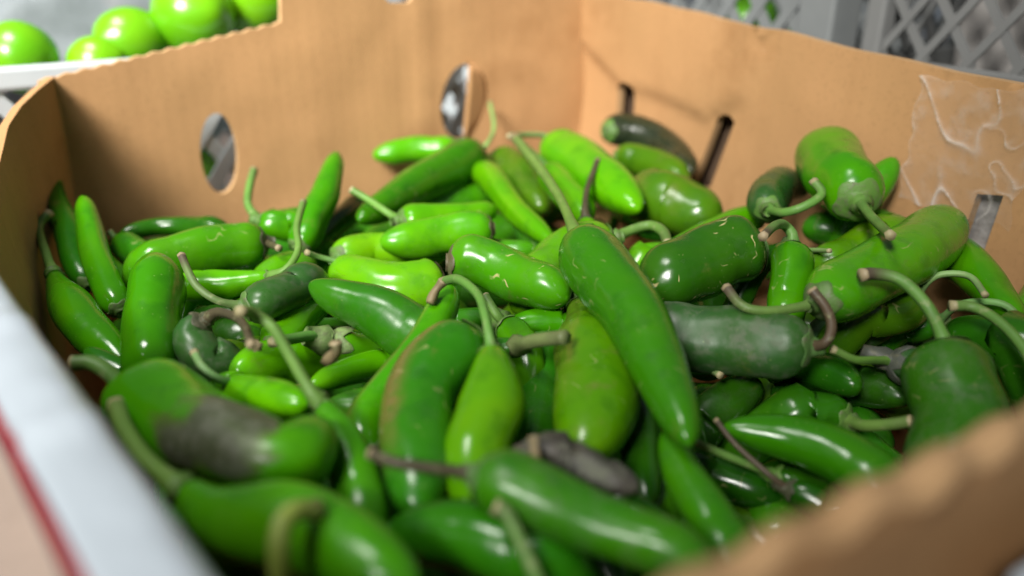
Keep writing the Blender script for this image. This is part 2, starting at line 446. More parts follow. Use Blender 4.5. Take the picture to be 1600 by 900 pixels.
# ------------------------------------------------------------------ crates beside the carton
def crate(label, p0, p1, t0, t1, z1, band, mat, pitch, barw, bandmat=None, faces='fblr', post=.010, liner=None):
    root = tag(empty('plastic_crate', pt((p0 + p1) / 2, (t0 + t1) / 2, .001)), label, 'crate', 'plastic crates round the carton')
    O = root.location.copy(); Z = Vector((0, 0, 1))
    sides = {'f': (pt(p0, t1, 0), pt(p1, t1, 0)), 'b': (pt(p0, t0, 0), pt(p1, t0, 0)), 'l': (pt(p0, t0, 0), pt(p0, t1, 0)), 'r': (pt(p1, t0, 0), pt(p1, t1, 0))}
    for k in faces:
        a, b = sides[k]; d = b - a; L = d.length; d.normalize(); nrm = d.cross(Z)
        mb = MB(); za, zb = band, z1 - .012
        H = zb - za; x = -H
        while x < L:
            for sgn in (1, -1):
                # line through (x, sgn) at slope 1.35
                P0 = (x, za if sgn == 1 else zb); P1 = (x + H / 1.35, zb if sgn == 1 else za)
                u0, u1 = max(P0[0], 0), min(P1[0], L)
                if u1 - u0 > .002:
                    f0 = (u0 - P0[0]) / (P1[0] - P0[0]); f1 = (u1 - P0[0]) / (P1[0] - P0[0])
                    A = a + d * u0 + Z * (P0[1] + (P1[1] - P0[1]) * f0); B = a + d * u1 + Z * (P0[1] + (P1[1] - P0[1]) * f1)
                    mb.bar(A - O + nrm * (.0006 * sgn), B - O + nrm * (.0006 * sgn), barw, .0022, nrm)
            x += pitch
        mb.build('lattice_panel', mat, root)
        mb = MB(); rot = Matrix((d, nrm, Z)).transposed()
        mb.box((a + b) / 2 + Z * (z1 - .006) - O, (L + .006, .008, .012), rot); mb.build('rim', mat, root, .002)
        mb = MB(); mb.box((a + b) / 2 + Z * (band / 2 + .001) - O, (L - .004, .005, band - .002), rot); mb.build('solid_band', bandmat or mat, root, .001)
    for (pp, tt) in ((p0, t0), (p0, t1), (p1, t0), (p1, t1)):
        mb = MB(); mb.box(pt(pp, tt, z1 / 2) - O, (post, post, z1 - .001), Matrix((E_P, E_T, Z)).transposed()); mb.build('corner_post', mat, root, .002)
    if liner:
        mb = MB(); mb.box(pt((p0 + p1) / 2 + .012, (t0 + t1) / 2, (z1 + .01) / 2) - O, (p1 - p0 - .045, t1 - t0 - .05, z1 - .03), Matrix((E_P, E_T, Z)).transposed()); mb.build('paper_liner', liner, root, .004)
    mb = MB(); mb.box(pt((p0 + p1) / 2, (t0 + t1) / 2, .004) - O, (p1 - p0 - .01, t1 - t0 - .01, .004), Matrix((E_P, E_T, Z)).transposed()); mb.build('base', mat, root)
    return root
crate('white lattice crate of limes behind the carton, seen through the vent holes', -.06, .30, -.24, -.042, .182, .03, CRATE, .026, .0085)
crate('white plastic crate with a smooth corner post beyond the creased panel', .42, .66, -.20, .134, .26, .05, DIMMED_CRATE, .026, .0075, post=.026)
crate('grey lattice crate with a plain lower band at the upper right', .424, .70, .166, .44, .27, .182, CRATE_GREY, .026, .0045, CRATE_GREY, post=.012, liner=LINER)

# pale carton standing against the front panel
wc = tag(empty('white_carton', pt(.27, .60, .001)), 'pale white carton standing against the front panel at the bottom right corner', 'carton')
O_ = wc.location.copy(); RT = Matrix((E_P, E_T, Vector((0, 0, 1)))).transposed()
mb = MB(); mb.box(pt(.27, .60, .080) - O_, (.327, .347, .158), RT); mb.build('body', WHITE_PRINT, wc, .003)
for k_, t_ in ((0, .513), (1, .687)):
    mb = MB(); mb.box(pt(.27, t_, .161) - O_, (.327, .171, .003), RT); mb.build('flap', WHITE_PRINT, wc, .001)

# limes
def lime(p, t, z, r, label, seed):
    random.seed(seed); rot = Matrix.Rotation(random.uniform(0, 6), 3, 'Z') @ Matrix.Rotation(random.uniform(.9, 1.5), 3, 'X')
    V, F = [], []; nu, nv = 28, 18
    for j in range(nv + 1):
        th = math.pi * j / nv
        for i in range(nu):
            ph = 6.2832 * i / nu
            zz = math.cos(th); q = Vector((math.sin(th) * math.cos(ph), math.sin(th) * math.sin(ph), 1.10 * zz))
            if zz > .93: q.z += .9 * (zz - .93)
            V.append(rot @ (q * r * (1 + .02 * nz(q.x + seed, q.y, 1.6))))
    for j in range(nv):
        for i in range(nu): F.append((j * nu + i, j * nu + (i + 1) % nu, (j + 1) * nu + (i + 1) % nu, (j + 1) * nu + i))
    o = mesh_obj('lime', V, F, LIME); o.location = pt(p, t, z)
    bm = bmesh.new(); bm.from_mesh(o.data); bmesh.ops.remove_doubles(bm, verts=bm.verts, dist=1e-5); bmesh.ops.recalc_face_normals(bm, faces=bm.faces); bm.to_mesh(o.data); bm.free()
    o.data.polygons.foreach_set('use_smooth', [True] * len(o.data.polygons))
    tag(o, label, 'lime', 'limes in the crate behind the carton')
LIMES = [(.099, -.082, .199, .0245, 'big shiny lime showing its white highlight above the back panel'),
         (.062, -.085, .186, .0205, 'lime half hidden by the big shiny one, on its shaded side'),
         (.040, -.075, .176, .016, 'small strip of lime just above the pinked edge of the back panel'),
         (.142, -.095, .2085, .025, 'lime beside the raised tab of the back panel'),
         (.002, -.082, .1815, .020, 'lone lime above the carton corner at the far left')]
for k, (a, b, c, d, l) in enumerate(LIMES): lime(a, b, c, d, l, k + 1)
for k, (a, b, c) in enumerate([(.20, -.21, .08), (.10, -.21, .07)]):
    lime(a, b, c, .023, ['lime on the floor of the lattice crate behind the second vent hole', 'lime on the floor of the lattice crate behind the first vent hole'][k], 20 + k)
for k, (a, b, c) in enumerate([(.475, .02, .185), (.47, .075, .165)]):
    lime(a, b, c, .022, ['lime inside the crate with a smooth post, farther from the post', 'lime inside the crate with a smooth post, close to the post'][k], 40 + k)
# crumpled white bag lining the lime crate
V, F = [], []; nn = 60
for i in range(nn):
    for j in range(nn):
        a, b_ = i / (nn - 1), j / (nn - 1)
        pp = -.13 + .40 * a; tt = -.115 - .12 * b_; zz = .15 + .10 * b_ ** .7
        rdg = 1 - abs(nz(a, b_, 4.5, 1)) * 2; zz += .016 * max(0, rdg) ** 2 + .006 * nz(a, b_, 14, 2); tt += .012 * nz(a, b_, 6, 5)
        V.append(pt(pp, tt, zz) - pt(.07, -.17, .15))
for i in range(nn - 1):
    for j in range(nn - 1): F.append((i * nn + j, i * nn + j + 1, (i + 1) * nn + j + 1, (i + 1) * nn + j))
o = mesh_obj('plastic_bag', V, F, BAG); o.location = pt(.07, -.17, .15); o.modifiers.new('thick', 'SOLIDIFY').thickness = .0008
tag(o, 'crumpled white plastic bag lying behind the limes', 'bag')

# ------------------------------------------------------------------ chili peppers
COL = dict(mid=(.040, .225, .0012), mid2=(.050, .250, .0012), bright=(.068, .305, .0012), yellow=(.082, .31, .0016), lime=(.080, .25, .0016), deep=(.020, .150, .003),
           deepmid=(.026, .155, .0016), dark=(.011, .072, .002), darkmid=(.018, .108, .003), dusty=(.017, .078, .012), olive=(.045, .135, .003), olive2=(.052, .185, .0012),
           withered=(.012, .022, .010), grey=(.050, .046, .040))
SCOL = dict(grey=(.15, .21, .08), mid=(.12, .26, .045), pale=(.20, .36, .11), dry=(.072, .060, .030), tipdry=(.11, .22, .05), yellowstem=(.22, .30, .06))
def prof(kind, t):
    sh = math.sqrt(max(0, 1 - (1 - t / .14) ** 2)) if t < .14 else 1
    def tp(s): return math.sqrt(max(0, 1 - ((t - s) / (1 - s)) ** 2)) if t > s else 1
    if kind == 'drop':
        q = min(1, t / .48); return (.30 + .70 * math.sin(math.pi / 2 * q) ** 1.15) * min(1, math.sqrt(t / .035)) * tp(.66)
    if kind == 'blunt': return sh * (.9 + .1 * math.sin(math.pi * min(1, t * 1.1))) * tp(.74)
    if kind == 'taper': return sh * (1 - .38 * max(0, (t - .25) / .75) ** 1.3) * tp(.84)
    if kind == 'wedge': return sh * (1 - .55 * max(0, (t - .3) / .7) ** 1.4) * tp(.8)
    return sh * (1 - .62 * max(0, (t - .3) / .7) ** 1.5) * tp(.86)
def spline(P, s):
    m = len(P) - 1
    if m == 1: return P[0].lerp(P[1], s)
    Q = [2 * P[0] - P[1]] + P + [2 * P[-1] - P[-2]]
    x = s * m; i = min(int(x), m - 1); t = x - i; a, b, c, d = Q[i:i + 4]
    return .5 * (2 * b + (c - a) * t + (2 * a - 5 * b + 4 * c - d) * t * t + (3 * b - a - 3 * c + d) * t ** 3)
class Path:
    def __init__(s, pts, n=64):
        s.c = [spline(pts, k / n) for k in range(n + 1)]
        s.l = [0]
        for a, b in zip(s.c, s.c[1:]): s.l.append(s.l[-1] + (b - a).to_3d().length)
        s.len = s.l[-1]; s.fr = []
        T = (s.c[1] - s.c[0]).to_3d().normalized(); U = T.cross(Vector((.3, .2, .93))).normalized(); n_ = len(s.c)
        for k in range(n_):
            T = (s.c[min(k + 1, n_ - 1)] - s.c[max(k - 1, 0)]).to_3d().normalized()
            U = (U - T * U.dot(T)).normalized(); s.fr.append((T, U, T.cross(U)))
    def at(s, f):
        L = f * s.len; k = 0
        while k < len(s.l) - 2 and s.l[k + 1] < L: k += 1
        q = max(0, min(1, (L - s.l[k]) / max(1e-9, s.l[k + 1] - s.l[k])))
        c = s.c[k].lerp(s.c[k + 1], q); a, b = s.fr[k], s.fr[k + 1]
        return c.to_3d(), c[3], [x.lerp(y, q).normalized() for x, y in zip(a, b)]
Vector4 = Vector
def rings(n0=6, nm=22, n1=9, sa=.14, sb=.74):
    out = [sa * (1 - math.cos(math.pi / 2 * k / n0)) for k in range(n0)]
    out += [sa + (sb - sa) * k / nm for k in range(nm)]
    out += [sb + (1 - sb) * math.sin(math.pi / 2 * k / n1) for k in range(n1 + 1)]
    return out
def make_body(name, path, kind, rnd, ex):
    nseg = 30; V, F, band, bru, scm = [], [], [], [], []
    base_scar = rnd.choice([0, 0, 0, .3]); ph, ph2 = rnd.uniform(0, 6), rnd.uniform(0, 6); lob = rnd.uniform(.012, .04); seed = rnd.uniform(0, 99); lum = ex.get('lumpy', 0); gr = rnd.choice([0, .03, .05, .08]); ga = rnd.uniform(0, 6.28)
    rs = rings(); view = Vector((0, -.35, .94)).normalized()
    for t in rs:
        c, r, (T, U, W_) = path.at(t); pr = prof(kind, t)
        c = c + (U * nz(t * 2.4, seed, 1.0) + W_ * nz(t * 2.4, seed + 9, 1.0)) * r * .26 * min(1, t * 6)
        pr *= 1 + .07 * nz(t * 3.5, seed + 4, 1.0) * min(1, t * 5)
        for i in range(nseg):
            a = 6.2832 * i / nseg; d = U * math.cos(a) + W_ * math.sin(a)
            rr = r * pr * (1 + lob * math.cos(3 * a + ph + t * .8) * (1 - t * .5) + .018 * math.cos(2 * a + ph2) + .09 * nz(t * 3 + seed, math.cos(a) * .7, 1.3, math.sin(a) * .7)
                           - gr * math.exp(-((math.cos(a - ga - t * .7) - 1) / .06) ** 2) * math.sin(math.pi * min(1, t * 1.15)) + .012 * nz(t * 14, math.cos(a) * 2 + seed, 1.3, math.sin(a) * 2))
            if lum: rr *= 1 + lum * .30 * nz(t * 9 + seed, math.cos(a), 1.5, math.sin(a)) + lum * .20 * nz(t * 22, math.cos(a) * 2, 1.8, math.sin(a) * 2)
            V.append(c + d * rr)
            up = d.dot(view)
            sd = d.dot(Vector((-.85, .1, .5)).normalized())
            bv = ex.get('band', 0) * max(0, min(1, (sd - .72 + .12 * nz(t * 6, a, 1.5, seed)) / .16)) * max(0, min(1, t / .08)) * max(0, min(1, (.85 - t) / .3))
            band.append(bv)
            bru.append(ex.get('bruise', 0) * max(0, min(1, 1.45 - ((t - .58) / .19) ** 2 - ((up - .85) / .6) ** 2 + .9 * nz(t * 6, a, 1.5, 4))))
            if ex.get('scar', 0) >= .5: m = max(0, min(1, (t - .35) / .2)) if ex.get('scar') > .9 else 1
            else: m = ex.get('scar', 0)
            scm.append(max(min(1, ex.get('scar', 0) * m * 1.2), base_scar))
    n = len(rs)
    for j in range(n - 1):
        for i in range(nseg):
            i2 = (i + 1) % nseg; F.append((j * nseg + i, j * nseg + i2, (j + 1) * nseg + i2, (j + 1) * nseg + i))
    F.append(tuple(reversed(range(nseg)))); F.append(tuple((n - 1) * nseg + i for i in range(nseg)))
    return V, F, band, bru, scm
def tube(path, rfun, nseg=12, n=22, ridge=.08):
    V, F, al = [], [], []
    for k in range(n + 1):
        t = k / n; c, r, (T, U, W_) = path.at(t)
        for i in range(nseg):
            a = 6.2832 * i / nseg; V.append(c + (U * math.cos(a) + W_ * math.sin(a)) * r * rfun(t) * (1 + ridge * math.cos(5 * a))); al.append(t)
    for k in range(n):
        for i in range(nseg):
            i2 = (i + 1) % nseg; F.append((k * nseg + i, k * nseg + i2, (k + 1) * nseg + i2, (k + 1) * nseg + i))
    F.append(tuple(reversed(range(nseg)))); F.append(tuple(n * nseg + i for i in range(nseg)))
    return V, F, al
def make_pepper(label, kind, colr, body, stem, ex, seed, group='green chili peppers heaped in the carton'):
    rnd = random.Random(seed)
    P = [Vector(q) for q in body]; path = Path(P); O, _, _ = path.at(.5)
    V, F, band, bru, scm = make_body('chili_pepper', path, kind, rnd, ex)
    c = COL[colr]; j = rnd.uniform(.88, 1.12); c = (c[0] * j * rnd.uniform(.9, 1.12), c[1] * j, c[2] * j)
    o = mesh_obj('chili_pepper', [v - O for v in V], F, SKIN, None, True, {'band': band, 'bruise': bru, 'scarmask': scm})
    o.location = O; o.color = (*c, 1); o['dust'] = float(ex.get('dust', rnd.choice([0., 0., .06, .12])))
    tag(o, label, 'chili pepper', group)
    # calyx
    cap = ex.get('cap', 'norm'); c0, r0, (T, U, W_) = path.at(0)
    if True:
        tc_ = dict(norm=.036, brown=.040, flare=.05, scar=.034, star=.085).get(cap, .026); nseg = 30; V, F = [], []; steps = 7
        L = path.len; sr = min(stem[0][3] if stem else r0 * .2, r0 * .42)
        for k in range(steps):
            for i in range(nseg):
                a = 6.2832 * i / nseg; lobe = 1 + (.42 if cap == 'star' else .22) * math.cos(5 * a + 1) + .18 * nz(math.cos(a) * 2, math.sin(a) * 2, 1, seed)
                t = tc_ * lobe * (1 - k / steps); cc, r, (T2, U2, W2) = path.at(t)
                V.append(cc + (U2 * math.cos(a) + W2 * math.sin(a)) * (r * prof(kind, t) + .0007 - .0004 * (k == 0)))
        for (dx, rr) in ((.0006, sr * 2.0), (.0018, sr * 1.55), (.0035, sr * 1.2)) if stem else ((.0004, sr * 1.8), (.0002, sr * 1.0), (-.0006, sr * .4)):
            if cap == 'flare': rr *= 1.25; dx *= 1.6
            if cap == 'star': rr *= 1.5; dx *= 2.4
            for i in range(nseg):
                a = 6.2832 * i / nseg; V.append(c0 - T * dx + (U * math.cos(a) + W_ * math.sin(a)) * rr)
        nk = steps + 3
        for k in range(nk - 1):
            for i in range(nseg):
                i2 = (i + 1) % nseg; F.append((k * nseg + i2, k * nseg + i, (k + 1) * nseg + i, (k + 1) * nseg + i2))
        F.append(tuple((nk - 1) * nseg + i for i in range(nseg)))
        q = mesh_obj('calyx', [v - O for v in V], F, CALYX, o)
        cc = SCOL.get(ex.get('stemcol', 'mid'), SCOL['mid'])
        if cap == 'brown': cc = (.12, .10, .05)
        if ex.get('stemcol') == 'dry': cc = (.07, .075, .04)
        if cap == 'scar': cc = (.09, .20, .05)
        if cap == 'star': cc = (.09, .10, .08) if ex.get('capcol') else (.24, .36, .12)
        q.color = tuple(x * .8 for x in cc) + (1,)
    if stem:
        S = [Vector(q) for q in stem]; r = S[0][3]
        st = [Vector((*(c0 + T * .001), r))] + S
        # drop a point that would fold back
        sp = Path([Vector((*q[:3], q[3])) for q in st])
        def rf(t): return 1 + .75 * max(0, 1 - t / .22) ** 2 + .06 * max(0, (t - .9) / .1)
        V, F, al = tube(sp, rf)
        q = mesh_obj('stem', [v - O for v in V], F, STEM, o, True, {'along': al})
        s = ex.get('stemcol', 'mid'); cc = SCOL[s]; q.color = (*[x * rnd.uniform(.88, 1.12) for x in cc], 1)
        q['drytip'] = 1. if s == 'tipdry' else .25; q['cuttip'] = 0. if s == 'grey' else 1.
    return o

PEPPERS = [('dark green chili pepper leaning tip up in the back corner by the side wall', 'taper', 'deep',
  [(-0.1843, 0.3189, 0.105, 0.0063), (-0.1953, 0.3341, 0.1128, 0.0065), (-0.2063, 0.3495, 0.12, 0.0067), (-0.2169, 0.3651, 0.1261, 0.0069), (-0.2261, 0.3795, 0.131, 0.0071), (-0.2345, 0.3933, 0.135, 0.0073)], None, {}),
 ('mid green chili pepper leaning tip up beside the dark corner pepper', 'taper', 'mid',
  [(-0.1533, 0.283, 0.11, 0.0062), (-0.162, 0.2941, 0.1157, 0.0063), (-0.1713, 0.3075, 0.1215, 0.0065), (-0.1814, 0.3246, 0.1275, 0.0068), (-0.1893, 0.3387, 0.1318, 0.007), (-0.1957, 0.3509, 0.135, 0.0072)], None, {}),
 ('slender green chili pepper lying along the dark side wall with its stem hooked upward', 'drop', 'mid',
  [(-0.1892, 0.3041, 0.118, 0.0086), (-0.1779, 0.2887, 0.1159, 0.0083), (-0.1669, 0.275, 0.1138, 0.008), (-0.156, 0.2636, 0.1115, 0.0077), (-0.1448, 0.2536, 0.1089, 0.0075), (-0.1336, 0.2445, 0.1062, 0.0073)],
  [(-0.1986, 0.3177, 0.122, 0.0018), (-0.2124, 0.3389, 0.126, 0.0019), (-0.2109, 0.3476, 0.13, 0.0019)], {}),
 ('small chili pepper peeking out with a stubby stem behind the upright blunt pepper', 'blunt', 'deep',
  [(-0.184, 0.3492, 0.115, 0.0073), (-0.1783, 0.3442, 0.1142, 0.0072), (-0.1726, 0.3392, 0.1134, 0.0071), (-0.1662, 0.3344, 0.1124, 0.0071), (-0.159, 0.3297, 0.1112, 0.007), (-0.1518, 0.325, 0.11, 0.0069),
   (-0.1436, 0.3198, 0.0956, 0.0069)],
  [(-0.1878, 0.3522, 0.119, 0.0014)], {}),
 ('upright blunt green chili pepper standing on end by the side wall', 'blunt', 'mid',
  [(-0.117, 0.2251, 0.1126, 0.0093), (-0.1201, 0.2334, 0.1163, 0.0096), (-0.1234, 0.2433, 0.1203, 0.0098), (-0.127, 0.2554, 0.1249, 0.0102), (-0.1308, 0.2684, 0.1291, 0.0105), (-0.1347, 0.2822, 0.1334, 0.0109)], None, {}),
 ('dark chili pepper lying flat along the back wall under the first round hole', 'taper', 'dark',
  [(-0.1318, 0.3561, 0.106, 0.0056), (-0.1404, 0.3585, 0.118, 0.0056), (-0.1511, 0.3615, 0.118, 0.0056), (-0.1616, 0.364, 0.118, 0.0057), (-0.1704, 0.3627, 0.118, 0.0056), (-0.1771, 0.3578, 0.118, 0.0056),
   (-0.1833, 0.3524, 0.118, 0.0055)],
  None, {}),
 ('plump green chili pepper with dark withered calyx lying below the first round hole', 'blunt', 'mid',
  [(-0.1096, 0.336, 0.12, 0.0111), (-0.1186, 0.3329, 0.12, 0.011), (-0.1272, 0.3289, 0.12, 0.0109), (-0.1353, 0.3232, 0.12, 0.0108), (-0.1438, 0.3169, 0.12, 0.0106), (-0.1523, 0.3103, 0.12, 0.0104),
   (-0.1594, 0.3048, 0.108, 0.0104)],
  [(-0.0991, 0.3178, 0.124, 0.0015)], {'stemcol': 'dry'}),
 ('chili pepper hidden behind the plump one, only its upright green stem and cap showing', 'blunt', 'mid',
  [(-0.1224, 0.3643, 0.1202, 0.0072), (-0.1192, 0.3641, 0.1193, 0.0072), (-0.1159, 0.3641, 0.1184, 0.0072), (-0.1121, 0.3649, 0.1173, 0.0072), (-0.1076, 0.3664, 0.1159, 0.0073), (-0.103, 0.368, 0.1146, 0.0073),
   (-0.0848, 0.3743, 0.0827, 0.0073)],
  [(-0.1299, 0.3767, 0.1242, 0.0019), (-0.1345, 0.396, 0.1282, 0.002), (-0.1364, 0.4118, 0.1322, 0.002)], {}),
 ('tapering green chili pepper standing tip up against the back wall', 'point', 'mid',
  [(-0.0993, 0.3455, 0.112, 0.0076), (-0.0976, 0.3552, 0.1172, 0.0077), (-0.0954, 0.3663, 0.1229, 0.0079), (-0.0924, 0.3798, 0.1295, 0.0081), (-0.092, 0.3955, 0.1352, 0.0083), (-0.0935, 0.413, 0.1405, 0.0086)], None, {}),
 ('dark green chili pepper half hidden behind the tapering one that stands tip up', 'taper', 'deep',
  [(-0.1312, 0.3597, 0.092, 0.0061), (-0.1206, 0.3734, 0.1153, 0.0061), (-0.1178, 0.3771, 0.1154, 0.0062), (-0.1148, 0.3807, 0.1154, 0.0062), (-0.1104, 0.3844, 0.1155, 0.0063), (-0.1047, 0.3881, 0.1157, 0.0063),
   (-0.0987, 0.3918, 0.1158, 0.0064)],
  None, {}),
 ('dull dark chili pepper sloping down behind the tapering upright pepper', 'taper', 'dark',
  [(-0.0814, 0.4201, 0.1118, 0.0075), (-0.0856, 0.4062, 0.1108, 0.0073), (-0.0895, 0.3927, 0.1098, 0.0071), (-0.0935, 0.3786, 0.1086, 0.0069), (-0.0974, 0.364, 0.1073, 0.0067), (-0.101, 0.3498, 0.1061, 0.0065)], None, {}),
 ('light green chili pepper with pale cap and a long stem forked upward', 'drop', 'bright',
  [(-0.0973, 0.2982, 0.1193, 0.0069), (-0.1037, 0.2985, 0.1183, 0.0069), (-0.1102, 0.2983, 0.1171, 0.0069), (-0.1171, 0.2971, 0.1158, 0.0069), (-0.1248, 0.2969, 0.1145, 0.0069), (-0.1331, 0.2975, 0.1131, 0.0069),
   (-0.1449, 0.2984, 0.0952, 0.0069)],
  [(-0.0905, 0.2967, 0.1233, 0.0014), (-0.0881, 0.3077, 0.1273, 0.0015), (-0.0922, 0.3238, 0.1313, 0.0015), (-0.0945, 0.347, 0.1353, 0.0016)], {}),
 ('yellowish chili pepper wedged behind the dusty dark one', 'blunt', 'yellow',
  [(-0.1109, 0.292, 0.0911, 0.009), (-0.108, 0.3024, 0.1065, 0.009), (-0.1056, 0.3109, 0.1074, 0.0092), (-0.1029, 0.3193, 0.1083, 0.0094), (-0.0989, 0.3257, 0.1093, 0.0095), (-0.0935, 0.3298, 0.1101, 0.0096),
   (-0.0879, 0.3337, 0.111, 0.0097)],
  None, {}),
 ('yellow green chili pepper with small brown scars and a thin stem lying over its end', 'taper', 'yellow',
  [(-0.0778, 0.3283, 0.1148, 0.0081), (-0.0721, 0.3367, 0.1142, 0.0083), (-0.0643, 0.3419, 0.1135, 0.0084), (-0.0537, 0.3418, 0.1128, 0.0084), (-0.042, 0.3424, 0.1119, 0.0084), (-0.0295, 0.3433, 0.111, 0.0084)],
  [(-0.069, 0.3133, 0.1188, 0.0013), (-0.0802, 0.3106, 0.1228, 0.0012), (-0.0847, 0.3062, 0.1268, 0.0012)], {'scar': 0.35}),
 ('broad bright chili pepper with brown cap meeting the scratched pepper', 'taper', 'yellow',
  [(-0.0292, 0.3049, 0.1147, 0.0114), (-0.0366, 0.301, 0.1148, 0.0113), (-0.0449, 0.2996, 0.1148, 0.0112), (-0.0547, 0.302, 0.1149, 0.0113), (-0.0656, 0.3068, 0.1149, 0.0114), (-0.0775, 0.3132, 0.115, 0.0116)], None,
  {'cap': 'brown'}),
 ('green chili pepper with pale scratch marks near its rounded tip', 'blunt', 'mid',
  [(-0.0259, 0.2945, 0.127, 0.0104), (-0.0176, 0.2948, 0.1265, 0.0104), (-0.0078, 0.2916, 0.1258, 0.0103), (0.0039, 0.2834, 0.125, 0.0101), (0.0131, 0.2754, 0.1243, 0.0098), (0.0207, 0.2677, 0.1237, 0.0096)], None,
  {'cap': 'brown', 'scar': 1.0}),
 ('deep green glossy chili pepper with a pointed end overlapping the yellow ones', 'wedge', 'deep',
  [(-0.0236, 0.239, 0.1028, 0.0103), (-0.0298, 0.2432, 0.1158, 0.0103), (-0.0365, 0.2477, 0.1187, 0.0105), (-0.0443, 0.252, 0.1218, 0.0106), (-0.0536, 0.2558, 0.1252, 0.0106), (-0.063, 0.2591, 0.1286, 0.0107),
   (-0.0724, 0.2622, 0.1318, 0.0107)],
  None, {'band': 0.3}),
 ('dull blue green chili pepper with a withered calyx and brown ended stem', 'taper', 'dusty',
  [(-0.0982, 0.2618, 0.1228, 0.0078), (-0.095, 0.2638, 0.1227, 0.0079), (-0.0917, 0.2663, 0.1224, 0.0079), (-0.0882, 0.2714, 0.1222, 0.008), (-0.0844, 0.2793, 0.1218, 0.0082), (-0.0804, 0.2879, 0.1216, 0.0085),
   (-0.074, 0.3016, 0.101, 0.0085)],
  [(-0.1049, 0.2587, 0.1268, 0.0014), (-0.1119, 0.2609, 0.1308, 0.0014), (-0.1158, 0.2643, 0.1348, 0.0014), (-0.1213, 0.2729, 0.1388, 0.0014)], {'dust': 0.4, 'stemcol': 'tipdry'}),
 ('curled dusty chili pepper with a dark withered stem', 'blunt', 'dusty',
  [(-0.1035, 0.2428, 0.1271, 0.0073), (-0.1062, 0.242, 0.1248, 0.0073), (-0.1069, 0.24, 0.1221, 0.0073), (-0.1042, 0.2361, 0.1187, 0.0072), (-0.1013, 0.236, 0.1154, 0.0072), (-0.0981, 0.2382, 0.1123, 0.0073),
   (-0.0873, 0.2457, 0.0795, 0.0073)],
  [(-0.0982, 0.2405, 0.1311, 0.0015), (-0.0873, 0.228, 0.1351, 0.0014), (-0.0792, 0.2129, 0.1386, 0.0013), (-0.073, 0.1983, 0.141, 0.0013)], {'dust': 0.5, 'stemcol': 'dry'}),
 ('olive green chili pepper lying under the curled dusty one', 'blunt', 'olive',
  [(-0.1115, 0.2355, 0.079, 0.0074), (-0.1029, 0.256, 0.1036, 0.0074), (-0.1011, 0.2603, 0.1023, 0.0075), (-0.0992, 0.2646, 0.101, 0.0076), (-0.0973, 0.2689, 0.0997, 0.0077), (-0.0953, 0.2734, 0.0984, 0.0078),
   (-0.0932, 0.2779, 0.0971, 0.008)],
  None, {}),
 ('bright chili pepper sloping between the dull blue green one and the deep green one', 'blunt', 'bright',
  [(-0.0864, 0.2578, 0.1079, 0.0083), (-0.0857, 0.2651, 0.1081, 0.0085), (-0.0848, 0.2729, 0.1084, 0.0087), (-0.0838, 0.2831, 0.1085, 0.009), (-0.0827, 0.2959, 0.1088, 0.0093), (-0.0813, 0.3096, 0.1092, 0.0097)], None, {}),
 ('glossy chili pepper with a flared star shaped calyx pointing left', 'blunt', 'mid',
  [(-0.065, 0.2501, 0.1151, 0.0074), (-0.062, 0.2515, 0.1134, 0.0074), (-0.0578, 0.2539, 0.1108, 0.0075), (-0.0515, 0.2578, 0.1071, 0.0076), (-0.0452, 0.2616, 0.1034, 0.0078), (-0.0387, 0.2654, 0.0997, 0.0079),
   (-0.0294, 0.2708, 0.0784, 0.0079)],
  [(-0.0687, 0.2463, 0.1191, 0.0019), (-0.0735, 0.2363, 0.1231, 0.0018), (-0.0767, 0.2265, 0.1271, 0.0017)], {'cap': 'star'}),
 ('bright rounded chili pepper crossed by a long green stem', 'blunt', 'bright',
  [(-0.0614, 0.2667, 0.0891, 0.009), (-0.0666, 0.2612, 0.1021, 0.009), (-0.0722, 0.2553, 0.1045, 0.0088), (-0.0775, 0.2497, 0.1069, 0.0086), (-0.0827, 0.2445, 0.1092, 0.0084), (-0.0869, 0.2361, 0.1118, 0.0082),
   (-0.0904, 0.226, 0.1144, 0.0079)],
  None, {}),
 ('short bright egg shaped chili pepper end above the bruised pepper', 'blunt', 'bright',
  [(-0.0956, 0.2235, 0.0992, 0.0075), (-0.0897, 0.2188, 0.1121, 0.0075), (-0.0855, 0.2155, 0.1138, 0.0074), (-0.0811, 0.212, 0.1156, 0.0073), (-0.0746, 0.2067, 0.1184, 0.0071), (-0.0662, 0.1998, 0.1222, 0.0069),
   (-0.058, 0.1928, 0.126, 0.0066)],
  None, {}),
 ('green chili pepper low under a pale curved stem', 'blunt', 'mid',
  [(-0.0952, 0.2421, 0.1025, 0.008), (-0.0974, 0.2416, 0.1026, 0.008), (-0.0999, 0.2412, 0.1028, 0.008), (-0.1037, 0.2415, 0.1031, 0.008), (-0.1089, 0.2423, 0.1035, 0.008), (-0.1144, 0.2432, 0.1038, 0.008),
   (-0.1379, 0.2472, 0.0736, 0.008)],
  [(-0.0877, 0.2198, 0.1165, 0.0013), (-0.0885, 0.2108, 0.1225, 0.0013), (-0.0933, 0.2112, 0.1265, 0.0013), (-0.0982, 0.2177, 0.1285, 0.0013)], {'stemcol': 'pale'}),
 ('narrow bright chili pepper with a long white highlight beside the curved one', 'taper', 'bright',
  [(-0.034, 0.2572, 0.0897, 0.0061), (-0.0413, 0.2508, 0.1052, 0.0061), (-0.0459, 0.2468, 0.1066, 0.006), (-0.0504, 0.2425, 0.1081, 0.0059), (-0.0554, 0.2364, 0.1098, 0.0058), (-0.0606, 0.2287, 0.1119, 0.0056),
   (-0.0655, 0.2209, 0.1139, 0.0054)],
  None, {}),
 ('green chili pepper under the narrow bright one', 'blunt', 'mid',
